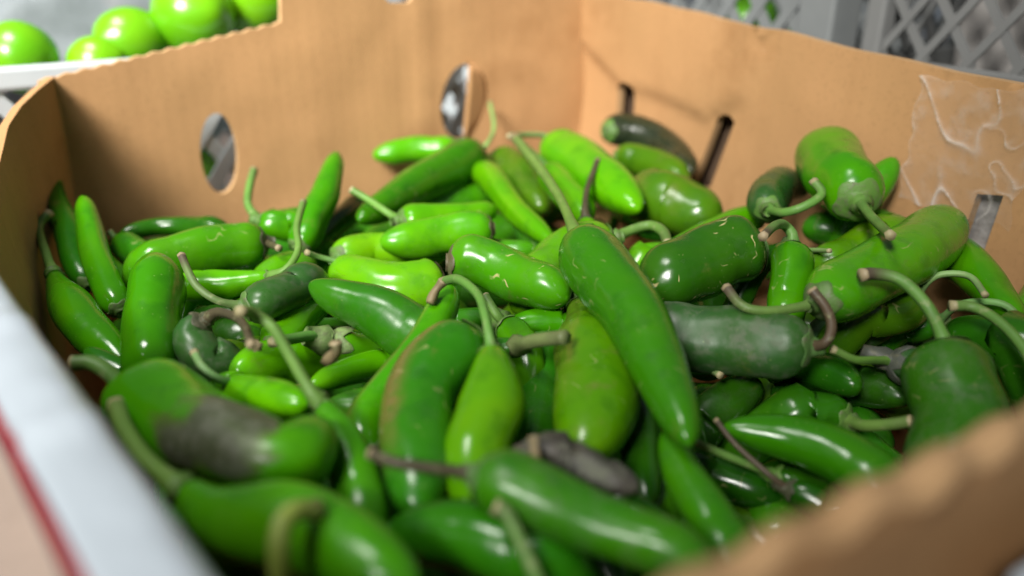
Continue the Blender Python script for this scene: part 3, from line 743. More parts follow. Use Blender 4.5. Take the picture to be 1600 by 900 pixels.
  [(-0.0223, 0.2344, 0.0778, 0.0062), (-0.0417, 0.2232, 0.1077, 0.0062), (-0.0446, 0.2215, 0.1077, 0.0061), (-0.0475, 0.2199, 0.1077, 0.0061), (-0.0514, 0.2188, 0.1078, 0.0061), (-0.0563, 0.218, 0.1078, 0.0061),
   (-0.0612, 0.2173, 0.1078, 0.006)],
  None, {}),
 ('chili pepper hanging downward from a long arched green stem with a pale cut end', 'drop', 'mid',
  [(-0.0532, 0.1898, 0.1279, 0.0071), (-0.0499, 0.1856, 0.1257, 0.007), (-0.0465, 0.1807, 0.123, 0.0069), (-0.0431, 0.1748, 0.1199, 0.0067), (-0.0398, 0.1676, 0.1159, 0.0066), (-0.0367, 0.1598, 0.1116, 0.0064),
   (-0.0334, 0.1516, 0.0938, 0.0064)],
  [(-0.0561, 0.1903, 0.1319, 0.0016), (-0.0629, 0.2001, 0.1359, 0.0016), (-0.0713, 0.2124, 0.1399, 0.0017), (-0.0766, 0.2129, 0.1439, 0.0017), (-0.078, 0.2063, 0.1479, 0.0016)], {}),
 ('dark green chili pepper end below the dusty corner, low by the side wall', 'blunt', 'deep',
  [(-0.1111, 0.2352, 0.0769, 0.0049), (-0.128, 0.2375, 0.1077, 0.0049), (-0.1309, 0.2379, 0.1088, 0.0049), (-0.134, 0.2384, 0.11, 0.0049), (-0.1379, 0.24, 0.1113, 0.0049), (-0.1428, 0.2426, 0.1129, 0.005),
   (-0.1479, 0.2454, 0.1146, 0.005)],
  None, {}),
 ('long curved chili pepper with a brown streak bending down from under the scratched pepper', 'taper', 'mid',
  [(-0.0384, 0.1889, 0.1099, 0.0061), (-0.0429, 0.1998, 0.1137, 0.0064), (-0.0385, 0.2138, 0.119, 0.0067), (-0.0311, 0.2279, 0.1241, 0.007), (-0.0254, 0.2419, 0.128, 0.0073), (-0.0216, 0.2598, 0.1318, 0.0077)], None,
  {'band': 0.7}),
 ('large dark chili pepper with a brown shoulder curving downward', 'blunt', 'deep',
  [(-0.0112, 0.226, 0.1297, 0.0122), (-0.019, 0.2167, 0.1271, 0.0119), (-0.0244, 0.205, 0.1243, 0.0114), (-0.0263, 0.1902, 0.1214, 0.0108), (-0.0258, 0.174, 0.1174, 0.0102), (-0.0238, 0.1577, 0.1133, 0.0095)], None,
  {'band': 1.0}),
 ('yellow green chili pepper hanging from a crooked stem over the scratched pepper', 'drop', 'lime',
  [(-0.0058, 0.2129, 0.1321, 0.0105), (-0.0056, 0.2034, 0.1293, 0.0102), (-0.0063, 0.1938, 0.1261, 0.0098), (-0.0081, 0.1842, 0.1225, 0.0095), (-0.0098, 0.1734, 0.1177, 0.0092), (-0.0114, 0.1622, 0.1127, 0.0088)],
  [(-0.0064, 0.2095, 0.1361, 0.0013), (-0.0084, 0.2207, 0.1401, 0.0014), (-0.0115, 0.2381, 0.1391, 0.0015), (-0.019, 0.2567, 0.1361, 0.0016), (-0.0253, 0.2636, 0.1321, 0.0016)], {}),
 ('broad green chili pepper with a pale ridge line and glossy lower end', 'drop', 'olive2',
  [(0.0254, 0.2738, 0.1177, 0.016), (0.0275, 0.2543, 0.1173, 0.015), (0.0276, 0.2336, 0.1168, 0.0141), (0.0251, 0.2109, 0.1163, 0.013), (0.0214, 0.1928, 0.1158, 0.0121), (0.0173, 0.1776, 0.1154, 0.0114)], None, {'band': 0.35}),
 ('large glossy S shaped chili pepper with a long stem reaching to the back', 'taper', 'deepmid',
  [(0.0255, 0.2771, 0.1423, 0.0131), (0.0305, 0.2543, 0.1398, 0.0122), (0.0373, 0.2268, 0.1361, 0.0112), (0.0422, 0.206, 0.1327, 0.0104), (0.0445, 0.1896, 0.1297, 0.0098), (0.0452, 0.172, 0.1261, 0.0091)],
  [(0.0238, 0.2805, 0.1443, 0.0018), (0.0202, 0.3236, 0.1443, 0.002), (0.0123, 0.3763, 0.1443, 0.0023), (0.0017, 0.4285, 0.1453, 0.0026)], {'scar': 0.3}),
 ('green chili pepper standing in shade between the yellow green and the ridged pepper', 'taper', 'deep',
  [(0.012, 0.2646, 0.1056, 0.0103), (0.0115, 0.2526, 0.1051, 0.0099), (0.0109, 0.2408, 0.1047, 0.0095), (0.0098, 0.2278, 0.1041, 0.0091), (0.0083, 0.2137, 0.1033, 0.0087), (0.0068, 0.2002, 0.1028, 0.0083)], None, {}),
 ('small chili pepper head tucked under the crooked stem', 'blunt', 'mid',
  [(-0.0032, 0.2569, 0.1193, 0.0065), (-0.0014, 0.2543, 0.1185, 0.0065), (0.0003, 0.2516, 0.1177, 0.0065), (0.0018, 0.2479, 0.1168, 0.0064), (0.0031, 0.2433, 0.1157, 0.0063), (0.0043, 0.2386, 0.1146, 0.0062),
   (0.0094, 0.2192, 0.083, 0.0062)],
  [(-0.0057, 0.2555, 0.1233, 0.0017), (-0.0099, 0.262, 0.1273, 0.0017)], {'cap': 'flare'}),
 ('chili pepper under the tip of the scratched pepper', 'blunt', 'mid',
  [(0.0427, 0.27, 0.0863, 0.0057), (0.0255, 0.2721, 0.1104, 0.0057), (0.0203, 0.2727, 0.1107, 0.0057), (0.015, 0.2733, 0.111, 0.0057), (0.0093, 0.2729, 0.1114, 0.0057), (0.0035, 0.2718, 0.1117, 0.0057),
   (-0.0024, 0.2705, 0.112, 0.0057)],
  None, {}),
 ('shaded chili pepper with a thick grey green stem lying crosswise', 'blunt', 'deep',
  [(0.0026, 0.2354, 0.1212, 0.0043), (0.0, 0.2362, 0.1203, 0.0044), (-0.0027, 0.2372, 0.1193, 0.0044), (-0.0062, 0.2387, 0.118, 0.0044), (-0.0107, 0.2407, 0.1164, 0.0045), (-0.0154, 0.2428, 0.1147, 0.0045),
   (-0.0326, 0.2506, 0.0824, 0.0045)],
  [(0.0081, 0.2238, 0.1292, 0.0023), (0.0162, 0.2145, 0.1352, 0.0022)], {'stemcol': 'grey'}),
 ('dark chili pepper in the gap below the scratched pepper', 'taper', 'deep',
  [(-0.0471, 0.2791, 0.0818, 0.0064), (-0.0276, 0.2814, 0.108, 0.0064), (-0.0239, 0.2818, 0.108, 0.0064), (-0.0199, 0.2822, 0.108, 0.0064), (-0.0149, 0.2828, 0.108, 0.0064), (-0.0088, 0.2835, 0.108, 0.0064),
   (-0.0025, 0.2842, 0.108, 0.0065)],
  None, {}),
 ('dark chili pepper in the shadow beside the large S shaped one', 'taper', 'dark',
  [(0.0439, 0.2373, 0.1053, 0.0085), (0.042, 0.2245, 0.1043, 0.0082), (0.0402, 0.2122, 0.1036, 0.0078), (0.039, 0.2006, 0.1027, 0.0075), (0.0382, 0.1896, 0.1017, 0.0072), (0.0375, 0.1791, 0.1009, 0.0069)], None, {}),
 ('bright chili pepper with a wide stem arching right behind the S shaped one', 'blunt', 'yellow',
  [(0.0451, 0.327, 0.1252, 0.0105), (0.0401, 0.3266, 0.1242, 0.0105), (0.0336, 0.3246, 0.1229, 0.0105), (0.0248, 0.3204, 0.121, 0.0104), (0.0161, 0.3111, 0.1189, 0.0102), (0.0078, 0.2988, 0.1168, 0.0098),
   (0.0031, 0.2919, 0.1043, 0.0098)],
  [(0.052, 0.3313, 0.1272, 0.0022), (0.0605, 0.3323, 0.1292, 0.0022), (0.0649, 0.3241, 0.1292, 0.0022), (0.0655, 0.3139, 0.1272, 0.0021)], {}),
 ('large dark green chili pepper with its round stem scar facing the viewer', 'blunt', 'darkmid',
  [(0.1002, 0.2983, 0.1315, 0.0139), (0.0904, 0.2968, 0.13, 0.0139), (0.0805, 0.2937, 0.1284, 0.0138), (0.0705, 0.2881, 0.1269, 0.0136), (0.0597, 0.2822, 0.1252, 0.0134), (0.0484, 0.2763, 0.1235, 0.0132)], None,
  {'cap': 'scar', 'scar': 0.8}),
 ('small upright chili pepper with a dark bent stem beside the round scar', 'taper', 'mid',
  [(0.1055, 0.2853, 0.1374, 0.0082), (0.1049, 0.2804, 0.1349, 0.0081), (0.1041, 0.2755, 0.1324, 0.008), (0.1024, 0.2696, 0.1289, 0.0079), (0.0998, 0.263, 0.1246, 0.0078), (0.0971, 0.2563, 0.1204, 0.0077),
   (0.0935, 0.2472, 0.0993, 0.0077)],
  [(0.1063, 0.2836, 0.1414, 0.0018), (0.1036, 0.286, 0.1454, 0.0018), (0.096, 0.2755, 0.1494, 0.0017), (0.0859, 0.2574, 0.1516, 0.0016)], {'stemcol': 'tipdry'}),
 ('big dusty blackish green chili pepper lying across with its calyx at the right', 'blunt', 'dusty',
  [(0.0978, 0.2288, 0.124, 0.0113), (0.0904, 0.2328, 0.123, 0.0114), (0.0824, 0.2376, 0.1218, 0.0116), (0.0737, 0.2439, 0.1206, 0.0119), (0.0644, 0.2489, 0.1194, 0.0121), (0.0545, 0.2532, 0.1181, 0.0123),
   (0.0467, 0.2565, 0.1058, 0.0123)],
  [(0.0995, 0.2248, 0.128, 0.0016), (0.102, 0.2281, 0.132, 0.0016), (0.1015, 0.2339, 0.136, 0.0016), (0.0981, 0.2392, 0.14, 0.0017)], {'cap': 'scar', 'dust': 0.6, 'stemcol': 'dry'}),
 ('large bright green chili pepper sloping up towards the tape', 'blunt', 'mid2',
  [(0.1014, 0.2432, 0.1328, 0.011), (0.1111, 0.2502, 0.1333, 0.0113), (0.1237, 0.2603, 0.1338, 0.0117), (0.1413, 0.2757, 0.1345, 0.0122), (0.1626, 0.2968, 0.1351, 0.013), (0.1878, 0.323, 0.136, 0.014)],
  [(0.0959, 0.2407, 0.1328, 0.0016), (0.0844, 0.2377, 0.1328, 0.0016), (0.0763, 0.2396, 0.1338, 0.0016), (0.0726, 0.2485, 0.1368, 0.0016)], {'stemcol': 'tipdry'}),
 ('narrow bright chili pepper lying behind the round scar pepper', 'taper', 'mid2',
  [(0.12, 0.3652, 0.1215, 0.0069), (0.1102, 0.3599, 0.1213, 0.0068), (0.1004, 0.3542, 0.1211, 0.0067), (0.0892, 0.3455, 0.1208, 0.0066), (0.0769, 0.3338, 0.1204, 0.0064), (0.065, 0.3221, 0.1203, 0.0062)], None, {}),
 ('dark green chili pepper band behind the arching stem', 'blunt', 'deep',
  [(0.1154, 0.3871, 0.0919, 0.0068), (0.103, 0.3927, 0.1078, 0.0068), (0.0972, 0.3954, 0.1066, 0.0068), (0.0912, 0.3978, 0.1053, 0.0069), (0.0841, 0.399, 0.1039, 0.0069), (0.076, 0.3989, 0.1023, 0.0069),
   (0.0678, 0.3987, 0.1007, 0.0069)],
  None, {}),
 ('yellow green chili pepper showing below the arching stem', 'blunt', 'yellow',
  [(0.0386, 0.3268, 0.0841, 0.0059), (0.0578, 0.3352, 0.112, 0.0059), (0.0613, 0.3367, 0.112, 0.0059), (0.065, 0.3383, 0.112, 0.0059), (0.0694, 0.3399, 0.112, 0.006), (0.0744, 0.3415, 0.112, 0.006),
   (0.0796, 0.3431, 0.112, 0.006)],
  None, {}),
 ('green chili pepper peeping over the scratched pepper', 'taper', 'mid',
  [(0.0118, 0.3428, 0.1131, 0.0051), (0.0072, 0.3428, 0.1129, 0.0051), (0.0025, 0.343, 0.1128, 0.0051), (-0.0028, 0.3444, 0.1127, 0.0051), (-0.0088, 0.3471, 0.1126, 0.0052), (-0.015, 0.3501, 0.1125, 0.0052),
   (-0.031, 0.3577, 0.0885, 0.0052)],
  [(0.0188, 0.3381, 0.1171, 0.0013)], {}),
 ('big blocky green chili pepper on the heap against the creased wall', 'blunt', 'mid2',
  [(0.1429, 0.3136, 0.1453, 0.0132), (0.1437, 0.3272, 0.1466, 0.0137), (0.1445, 0.3414, 0.1478, 0.0142), (0.1455, 0.3561, 0.149, 0.0147), (0.1481, 0.3717, 0.1499, 0.0153), (0.1518, 0.388, 0.1508, 0.0159)],
  [(0.1376, 0.293, 0.1476, 0.0019), (0.1339, 0.2736, 0.1493, 0.0018), (0.1289, 0.256, 0.1526, 0.0017)], {'cap': 'flare'}),
 ('small green chili pepper tip behind the blocky one', 'blunt', 'mid',
  [(0.1514, 0.346, 0.1025, 0.0074), (0.1588, 0.3482, 0.1334, 0.0074), (0.1613, 0.3489, 0.1374, 0.0074), (0.1638, 0.3498, 0.1413, 0.0074), (0.1667, 0.3513, 0.1453, 0.0074), (0.1701, 0.3535, 0.1494, 0.0074),
   (0.1734, 0.3559, 0.1534, 0.0074)],
  None, {}),
 ('curly dusty chili pepper with a stem looped like a hook beside the blocky pepper', 'blunt', 'dusty',
  [(0.1106, 0.3296, 0.1372, 0.0087), (0.1151, 0.3447, 0.1358, 0.0091), (0.1219, 0.3615, 0.1342, 0.0095), (0.1324, 0.3809, 0.1321, 0.01), (0.1415, 0.3891, 0.1296, 0.0102), (0.1496, 0.3896, 0.1267, 0.0102)],
  [(0.1122, 0.3142, 0.1412, 0.0018), (0.1191, 0.3105, 0.1452, 0.0018), (0.1265, 0.3141, 0.1492, 0.0018), (0.1242, 0.3198, 0.1532, 0.0018)], {'dust': 0.3}),
 ('green chili pepper in shade beneath the blocky one', 'blunt', 'deepmid',
  [(0.1823, 0.3396, 0.1022, 0.0099), (0.1705, 0.3459, 0.1203, 0.0099), (0.1648, 0.349, 0.1205, 0.01), (0.1588, 0.352, 0.1208, 0.01), (0.1521, 0.354, 0.121, 0.0101), (0.1446, 0.3551, 0.1212, 0.0101),
   (0.137, 0.3561, 0.1214, 0.0101)],
  None, {}),
 ('chili pepper with a thin pale stem behind the large bright sloping one', 'taper', 'olive2',
  [(0.1698, 0.3234, 0.1139, 0.0117), (0.1611, 0.3197, 0.1256, 0.0117), (0.155, 0.317, 0.125, 0.0116), (0.1486, 0.3142, 0.1244, 0.0115), (0.1408, 0.3104, 0.1236, 0.0114), (0.1316, 0.3054, 0.1227, 0.0113),
   (0.1223, 0.3004, 0.1218, 0.0111)],
  None, {}),
 ('half hidden chili pepper whose thin pale stem pokes out beside the small upright one', 'blunt', 'dark',
  [(0.1208, 0.3199, 0.122, 0.0056), (0.1185, 0.3191, 0.1217, 0.0056), (0.1161, 0.3181, 0.1214, 0.0056), (0.1129, 0.3165, 0.121, 0.0056), (0.109, 0.3141, 0.1205, 0.0055), (0.105, 0.3117, 0.12, 0.0055),
   (0.0855, 0.2999, 0.0871, 0.0055)],
  [(0.1219, 0.3104, 0.126, 0.001), (0.1225, 0.3001, 0.13, 0.001), (0.1233, 0.2892, 0.134, 0.0009)], {'stemcol': 'pale'}),
 ('long green chili pepper sloping down along the creased wall under the dark slot', 'taper', 'mid',
  [(0.1861, 0.3295, 0.1204, 0.0101), (0.1851, 0.3171, 0.1208, 0.0097), (0.184, 0.3048, 0.1213, 0.0094), (0.1828, 0.2896, 0.1218, 0.009), (0.1811, 0.2722, 0.1225, 0.0085), (0.1792, 0.2553, 0.1234, 0.0081)], None, {}),
 ('front chili pepper with broad dusty shoulders and a tall stem bent left', 'blunt', 'darkmid',
  [(0.1378, 0.2243, 0.126, 0.0144), (0.1365, 0.217, 0.1226, 0.0141), (0.1349, 0.2099, 0.1191, 0.0138), (0.1332, 0.2029, 0.1155, 0.0135), (0.1303, 0.1951, 0.111, 0.0132), (0.1267, 0.1867, 0.106, 0.0129),
   (0.1241, 0.1807, 0.0925, 0.0129)],
  [(0.1363, 0.2254, 0.13, 0.002), (0.1323, 0.2308, 0.138, 0.002), (0.1271, 0.2398, 0.143, 0.002), (0.1198, 0.2428, 0.144, 0.0021), (0.1145, 0.2417, 0.144, 0.0021)], {'dust': 0.3, 'stemcol': 'tipdry'}),
 ('olive chili pepper with a pale arched stem under the big sloping one', 'blunt', 'olive',
  [(0.1551, 0.2785, 0.1182, 0.0083), (0.1504, 0.2741, 0.1177, 0.0082), (0.1457, 0.2701, 0.1172, 0.0081), (0.1405, 0.2678, 0.1166, 0.008), (0.1346, 0.2673, 0.1158, 0.008), (0.1286, 0.2671, 0.115, 0.008),
   (0.1132, 0.2666, 0.0922, 0.008)],
  [(0.1547, 0.2727, 0.1282, 0.0012), (0.1587, 0.2706, 0.1322, 0.0012), (0.1654, 0.2659, 0.1332, 0.0012), (0.1636, 0.2514, 0.1322, 0.0011)], {'stemcol': 'pale'}),
 ('brownish olive chili pepper below the pale arched stems', 'blunt', 'darkmid',
  [(0.1813, 0.2211, 0.094, 0.0102), (0.1737, 0.2395, 0.1178, 0.0102), (0.172, 0.2435, 0.1171, 0.0103), (0.1701, 0.2476, 0.1165, 0.0105), (0.1673, 0.2521, 0.1156, 0.0106), (0.1636, 0.2569, 0.1147, 0.0108),
   (0.1597, 0.2619, 0.1137, 0.011)],
  None, {'scar': 0.3}),
 ('chili pepper at the wall foot with a stem arching over to the left', 'blunt', 'deep',
  [(0.1614, 0.2045, 0.116, 0.0088), (0.1601, 0.2007, 0.1151, 0.0087), (0.1588, 0.1969, 0.1141, 0.0086), (0.1566, 0.1922, 0.1129, 0.0085), (0.1536, 0.1868, 0.1114, 0.0083), (0.1506, 0.1814, 0.11, 0.0081),
   (0.1423, 0.1667, 0.0831, 0.0081)],
  [(0.1598, 0.2093, 0.122, 0.0016), (0.1599, 0.2206, 0.128, 0.0017), (0.1572, 0.2318, 0.132, 0.0017), (0.1532, 0.2404, 0.133, 0.0018), (0.146, 0.2414, 0.133, 0.0018)], {}),
 ('green chili pepper at the wall foot whose thin stem droops past the arched one', 'blunt', 'deep',
  [(0.1677, 0.2808, 0.1083, 0.0064), (0.1652, 0.2809, 0.1071, 0.0064), (0.1625, 0.2811, 0.1059, 0.0064), (0.1596, 0.2817, 0.1045, 0.0064), (0.1563, 0.2827, 0.1028, 0.0065), (0.1529, 0.2837, 0.1012, 0.0065),
   (0.1349, 0.2893, 0.0645, 0.0065)],
  [(0.1667, 0.2694, 0.1203, 0.0013), (0.1716, 0.261, 0.1253, 0.0013), (0.1761, 0.2567, 0.1253, 0.0013), (0.1782, 0.25, 0.1223, 0.0012)], {'stemcol': 'pale'}),
 ('chili pepper in the far right corner of the pile by the wall', 'blunt', 'mid',
  [(0.2191, 0.2951, 0.107, 0.0077), (0.2122, 0.2885, 0.1186, 0.0077), (0.2035, 0.2801, 0.1168, 0.0076), (0.1952, 0.2721, 0.1151, 0.0074), (0.1883, 0.2654, 0.1136, 0.0073), (0.1827, 0.2598, 0.1123, 0.0072),
   (0.1773, 0.2546, 0.111, 0.007)],
  None, {}),
 ('dusty speckled chili pepper in the shade under the sloping bright one', 'blunt', 'dusty',
  [(0.1061, 0.2728, 0.0801, 0.0078), (0.1241, 0.2753, 0.1055, 0.0078), (0.1278, 0.2759, 0.1057, 0.0078), (0.1317, 0.2764, 0.1059, 0.0078), (0.1369, 0.2775, 0.1062, 0.0079), (0.1435, 0.279, 0.1066, 0.0079),
   (0.1504, 0.2806, 0.107, 0.0079)],
  None, {'dust': 0.6}),
 ('dark chili pepper with a thick grey calyx and a stem lying left', 'blunt', 'dusty',
  [(0.1288, 0.2413, 0.1126, 0.0074), (0.1305, 0.2404, 0.1123, 0.0074), (0.1323, 0.2395, 0.112, 0.0074), (0.1347, 0.2385, 0.1117, 0.0074), (0.1379, 0.2376, 0.1112, 0.0073), (0.1412, 0.2366, 0.1108, 0.0073),
   (0.1651, 0.2295, 0.0739, 0.0073)],
  [(0.1205, 0.2337, 0.1166, 0.0014), (0.1108, 0.227, 0.1206, 0.0013), (0.1028, 0.2269, 0.1246, 0.0013)], {'cap': 'star', 'capcol': 'grey', 'dust': 0.7}),
 ('rounded green chili pepper tip catching light in the dark gap', 'blunt', 'darkmid',
  [(0.0998, 0.2728, 0.0813, 0.0081), (0.1039, 0.2642, 0.0976, 0.0081), (0.1059, 0.2601, 0.099, 0.008), (0.1079, 0.2557, 0.1006, 0.0079), (0.1102, 0.2484, 0.1029, 0.0077), (0.1127, 0.2385, 0.1059, 0.0074),
   (0.1149, 0.2286, 0.109, 0.0071)],
  None, {}),
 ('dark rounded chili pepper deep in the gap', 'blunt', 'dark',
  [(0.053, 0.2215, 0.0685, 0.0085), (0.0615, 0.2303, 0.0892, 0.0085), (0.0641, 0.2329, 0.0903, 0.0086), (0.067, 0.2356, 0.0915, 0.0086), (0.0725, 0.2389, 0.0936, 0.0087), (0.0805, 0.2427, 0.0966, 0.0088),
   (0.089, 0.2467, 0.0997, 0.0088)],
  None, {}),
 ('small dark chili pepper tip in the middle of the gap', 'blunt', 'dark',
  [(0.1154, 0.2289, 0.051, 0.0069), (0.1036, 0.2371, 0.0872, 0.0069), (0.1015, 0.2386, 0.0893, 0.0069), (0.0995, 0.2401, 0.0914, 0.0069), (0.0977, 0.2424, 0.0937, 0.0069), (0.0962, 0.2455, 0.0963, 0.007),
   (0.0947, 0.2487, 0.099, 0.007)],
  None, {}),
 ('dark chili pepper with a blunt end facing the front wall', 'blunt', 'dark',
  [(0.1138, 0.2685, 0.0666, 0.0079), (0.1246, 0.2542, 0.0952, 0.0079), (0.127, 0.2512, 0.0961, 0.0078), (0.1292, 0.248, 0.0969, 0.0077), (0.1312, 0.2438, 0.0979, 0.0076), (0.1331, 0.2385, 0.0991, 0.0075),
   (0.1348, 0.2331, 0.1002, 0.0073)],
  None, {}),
 ('chili pepper in the dark gap with a straight stem pointing at the front wall', 'blunt', 'darkmid',
  [(0.1115, 0.2231, 0.0992, 0.0082), (0.1093, 0.2254, 0.0992, 0.0082), (0.1069, 0.2276, 0.0993, 0.0083), (0.1034, 0.229, 0.0995, 0.0083), (0.0988, 0.2295, 0.0996, 0.0084), (0.0939, 0.2299, 0.0997, 0.0084),
   (0.0708, 0.2319, 0.0693, 0.0084)],
  [(0.1122, 0.2152, 0.1032, 0.0019), (0.1162, 0.2096, 0.1072, 0.0018), (0.1216, 0.2056, 0.1112, 0.0018)], {}),
 ('pointed green chili pepper lying in the pit beside the front wall', 'wedge', 'deepmid',
  [(0.1076, 0.176, 0.0922, 0.0088), (0.1025, 0.1827, 0.1046, 0.0088), (0.0975, 0.1894, 0.1057, 0.009), (0.0915, 0.1957, 0.1068, 0.0092), (0.0841, 0.2015, 0.108, 0.0094), (0.0748, 0.2046, 0.1092, 0.0095),
   (0.0644, 0.206, 0.1104, 0.0095)],
  None, {}),
 ('chili pepper in the gap below the big dusty one with a short pale stem', 'blunt', 'deep',
  [(0.0605, 0.2552, 0.1054, 0.0071), (0.058, 0.2485, 0.1041, 0.007), (0.0559, 0.2418, 0.1029, 0.0068), (0.0553, 0.2343, 0.1013, 0.0067), (0.0562, 0.2261, 0.0994, 0.0065), (0.0572, 0.218, 0.0976, 0.0064),
   (0.0585, 0.208, 0.0814, 0.0064)],
  [(0.0646, 0.2479, 0.1074, 0.0013), (0.0675, 0.2416, 0.1094, 0.0012), (0.0698, 0.2325, 0.1114, 0.0012)], {'stemcol': 'pale'}),
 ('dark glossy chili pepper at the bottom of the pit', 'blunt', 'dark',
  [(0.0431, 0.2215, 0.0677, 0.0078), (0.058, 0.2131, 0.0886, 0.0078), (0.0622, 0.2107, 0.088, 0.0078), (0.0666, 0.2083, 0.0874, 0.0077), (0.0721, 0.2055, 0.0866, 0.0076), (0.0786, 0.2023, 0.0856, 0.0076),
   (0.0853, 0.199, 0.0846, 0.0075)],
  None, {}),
 ('chili pepper in the pit whose straight grey green stem points up left', 'blunt', 'dark',
  [(0.0788, 0.199, 0.0962, 0.006), (0.0818, 0.198, 0.0955, 0.0059), (0.085, 0.1969, 0.0946, 0.0059), (0.0891, 0.1954, 0.0935, 0.0059), (0.0941, 0.1935, 0.0921, 0.0059), (0.0992, 0.1915, 0.0907, 0.0058),
   (0.1165, 0.1848, 0.0604, 0.0058)],
  [(0.073, 0.1974, 0.1002, 0.0012), (0.064, 0.1977, 0.1042, 0.0012), (0.0543, 0.1991, 0.1082, 0.0012)], {}),
 ('chili pepper by the front wall with a thin brown stem', 'blunt', 'dark',
  [(0.0793, 0.1893, 0.099, 0.0048), (0.0816, 0.1885, 0.0986, 0.0047), (0.0839, 0.1877, 0.0981, 0.0047), (0.0867, 0.1863, 0.0974, 0.0047), (0.0899, 0.1844, 0.0966, 0.0047), (0.0931, 0.1824, 0.0959, 0.0047),
   (0.1123, 0.1705, 0.0603, 0.0047)],
  [(0.0745, 0.1906, 0.103, 0.0009), (0.0669, 0.1992, 0.107, 0.0009), (0.0621, 0.2069, 0.111, 0.0009)], {'stemcol': 'dry'}),
 ('narrow chili pepper standing tip up near the front wall', 'point', 'deepmid',
  [(0.0562, 0.1453, 0.0905, 0.0073), (0.0537, 0.1534, 0.1061, 0.0073), (0.0516, 0.16, 0.1088, 0.0074), (0.0494, 0.1668, 0.1116, 0.0076), (0.047, 0.1736, 0.1142, 0.0078), (0.0453, 0.1814, 0.1167, 0.008),
   (0.044, 0.19, 0.1193, 0.0083)],
  None, {}),
 ('shaded chili pepper between the front wall and the grey shrivelled one', 'taper', 'dark',
  [(0.0096, 0.1874, 0.0748, 0.0072), (0.0283, 0.1773, 0.1023, 0.0072), (0.0314, 0.1756, 0.1021, 0.0072), (0.0346, 0.1738, 0.102, 0.0071), (0.0384, 0.171, 0.1017, 0.007), (0.0426, 0.1672, 0.1015, 0.0069),
   (0.0467, 0.1633, 0.1012, 0.0068)],
  None, {}),
 ('large bruised chili pepper with a grey purple patch and upturned tip', 'blunt', 'mid',
  [(-0.1131, 0.2045, 0.1223, 0.0135), (-0.0955, 0.189, 0.1239, 0.0126), (-0.0772, 0.1725, 0.1257, 0.0117), (-0.0617, 0.1611, 0.1276, 0.0111), (-0.0518, 0.1611, 0.129, 0.0111), (-0.0484, 0.1768, 0.1308, 0.0118)],
  [(-0.1155, 0.2045, 0.1243, 0.0023), (-0.1202, 0.2062, 0.1283, 0.0023), (-0.1252, 0.2076, 0.1303, 0.0023), (-0.1303, 0.2072, 0.1303, 0.0023)], {'bruise': 1.0}),
 ('nearest long chili pepper along the white rim with a long pale stem', 'drop', 'mid',
  [(-0.077, 0.1516, 0.1279, 0.0102), (-0.0677, 0.1459, 0.1281, 0.0099), (-0.0581, 0.1408, 0.1283, 0.0096), (-0.048, 0.1368, 0.1285, 0.0094), (-0.0335, 0.1287, 0.1287, 0.009), (-0.0175, 0.1186, 0.1292, 0.0085)],
  [(-0.0807, 0.1539, 0.1289, 0.0021), (-0.0897, 0.1613, 0.1299, 0.0022), (-0.099, 0.1722, 0.1309, 0.0023), (-0.1063, 0.1837, 0.1309, 0.0024)], {}),
 ('nearest chili pepper, mostly below view, with a thick yellowish arching stem', 'blunt', 'mid',
  [(-0.0441, 0.1161, 0.126, 0.0078), (-0.0428, 0.1142, 0.1253, 0.0078), (-0.0414, 0.1125, 0.1246, 0.0077), (-0.0383, 0.1108, 0.1234, 0.0076), (-0.0337, 0.1094, 0.1217, 0.0076), (-0.0288, 0.1079, 0.12, 0.0076),
   (-0.0103, 0.1024, 0.086, 0.0076)],
  [(-0.0435, 0.115, 0.132, 0.002), (-0.0439, 0.1173, 0.14, 0.002), (-0.0442, 0.1218, 0.143, 0.0021), (-0.0425, 0.1259, 0.143, 0.0021), (-0.0396, 0.1301, 0.14, 0.0022)], {'stemcol': 'yellowstem'}),
 ('green chili pepper with a grey dusty calyx and a brown stem lying left', 'taper', 'deepmid',
  [(-0.0087, 0.1527, 0.1313, 0.0084), (-0.001, 0.1494, 0.1304, 0.0083), (0.0073, 0.146, 0.1293, 0.0082), (0.0166, 0.1424, 0.128, 0.008), (0.0269, 0.1375, 0.1265, 0.0079), (0.0375, 0.132, 0.1249, 0.0077),
   (0.0449, 0.1281, 0.1124, 0.0077)],
  [(-0.0119, 0.1525, 0.1323, 0.0014), (-0.0206, 0.1516, 0.1343, 0.0014), (-0.0273, 0.1521, 0.1353, 0.0014), (-0.0333, 0.1556, 0.1353, 0.0014)], {'cap': 'scar', 'dust': 0.25, 'stemcol': 'dry'}),
 ('dark chili pepper with two bluish highlights at the bottom of the view', 'blunt', 'deep',
  [(0.0183, 0.1377, 0.1008, 0.0085), (0.0088, 0.1417, 0.115, 0.0085), (0.0019, 0.1446, 0.1153, 0.0086), (-0.0056, 0.1469, 0.1156, 0.0087), (-0.0139, 0.1484, 0.116, 0.0088), (-0.0222, 0.1495, 0.1163, 0.0088),
   (-0.0305, 0.1504, 0.1167, 0.0089)],
  None, {}),
 ('slim pale chili stem end rising at the bottom beside the brown stemmed pepper', 'blunt', 'deep',
  [(0.0069, 0.1308, 0.1162, 0.0063), (0.0084, 0.129, 0.1159, 0.0063), (0.0099, 0.1272, 0.1155, 0.0062), (0.0119, 0.1252, 0.1151, 0.0062), (0.0145, 0.123, 0.1146, 0.0061), (0.0171, 0.1208, 0.114, 0.006),
   (0.0354, 0.1051, 0.0778, 0.006)],
  [(0.006, 0.1274, 0.1222, 0.0016), (0.002, 0.1331, 0.1282, 0.0016), (-0.0014, 0.1386, 0.1322, 0.0017), (-0.0039, 0.1394, 0.1332, 0.0017)], {'stemcol': 'mid'}),
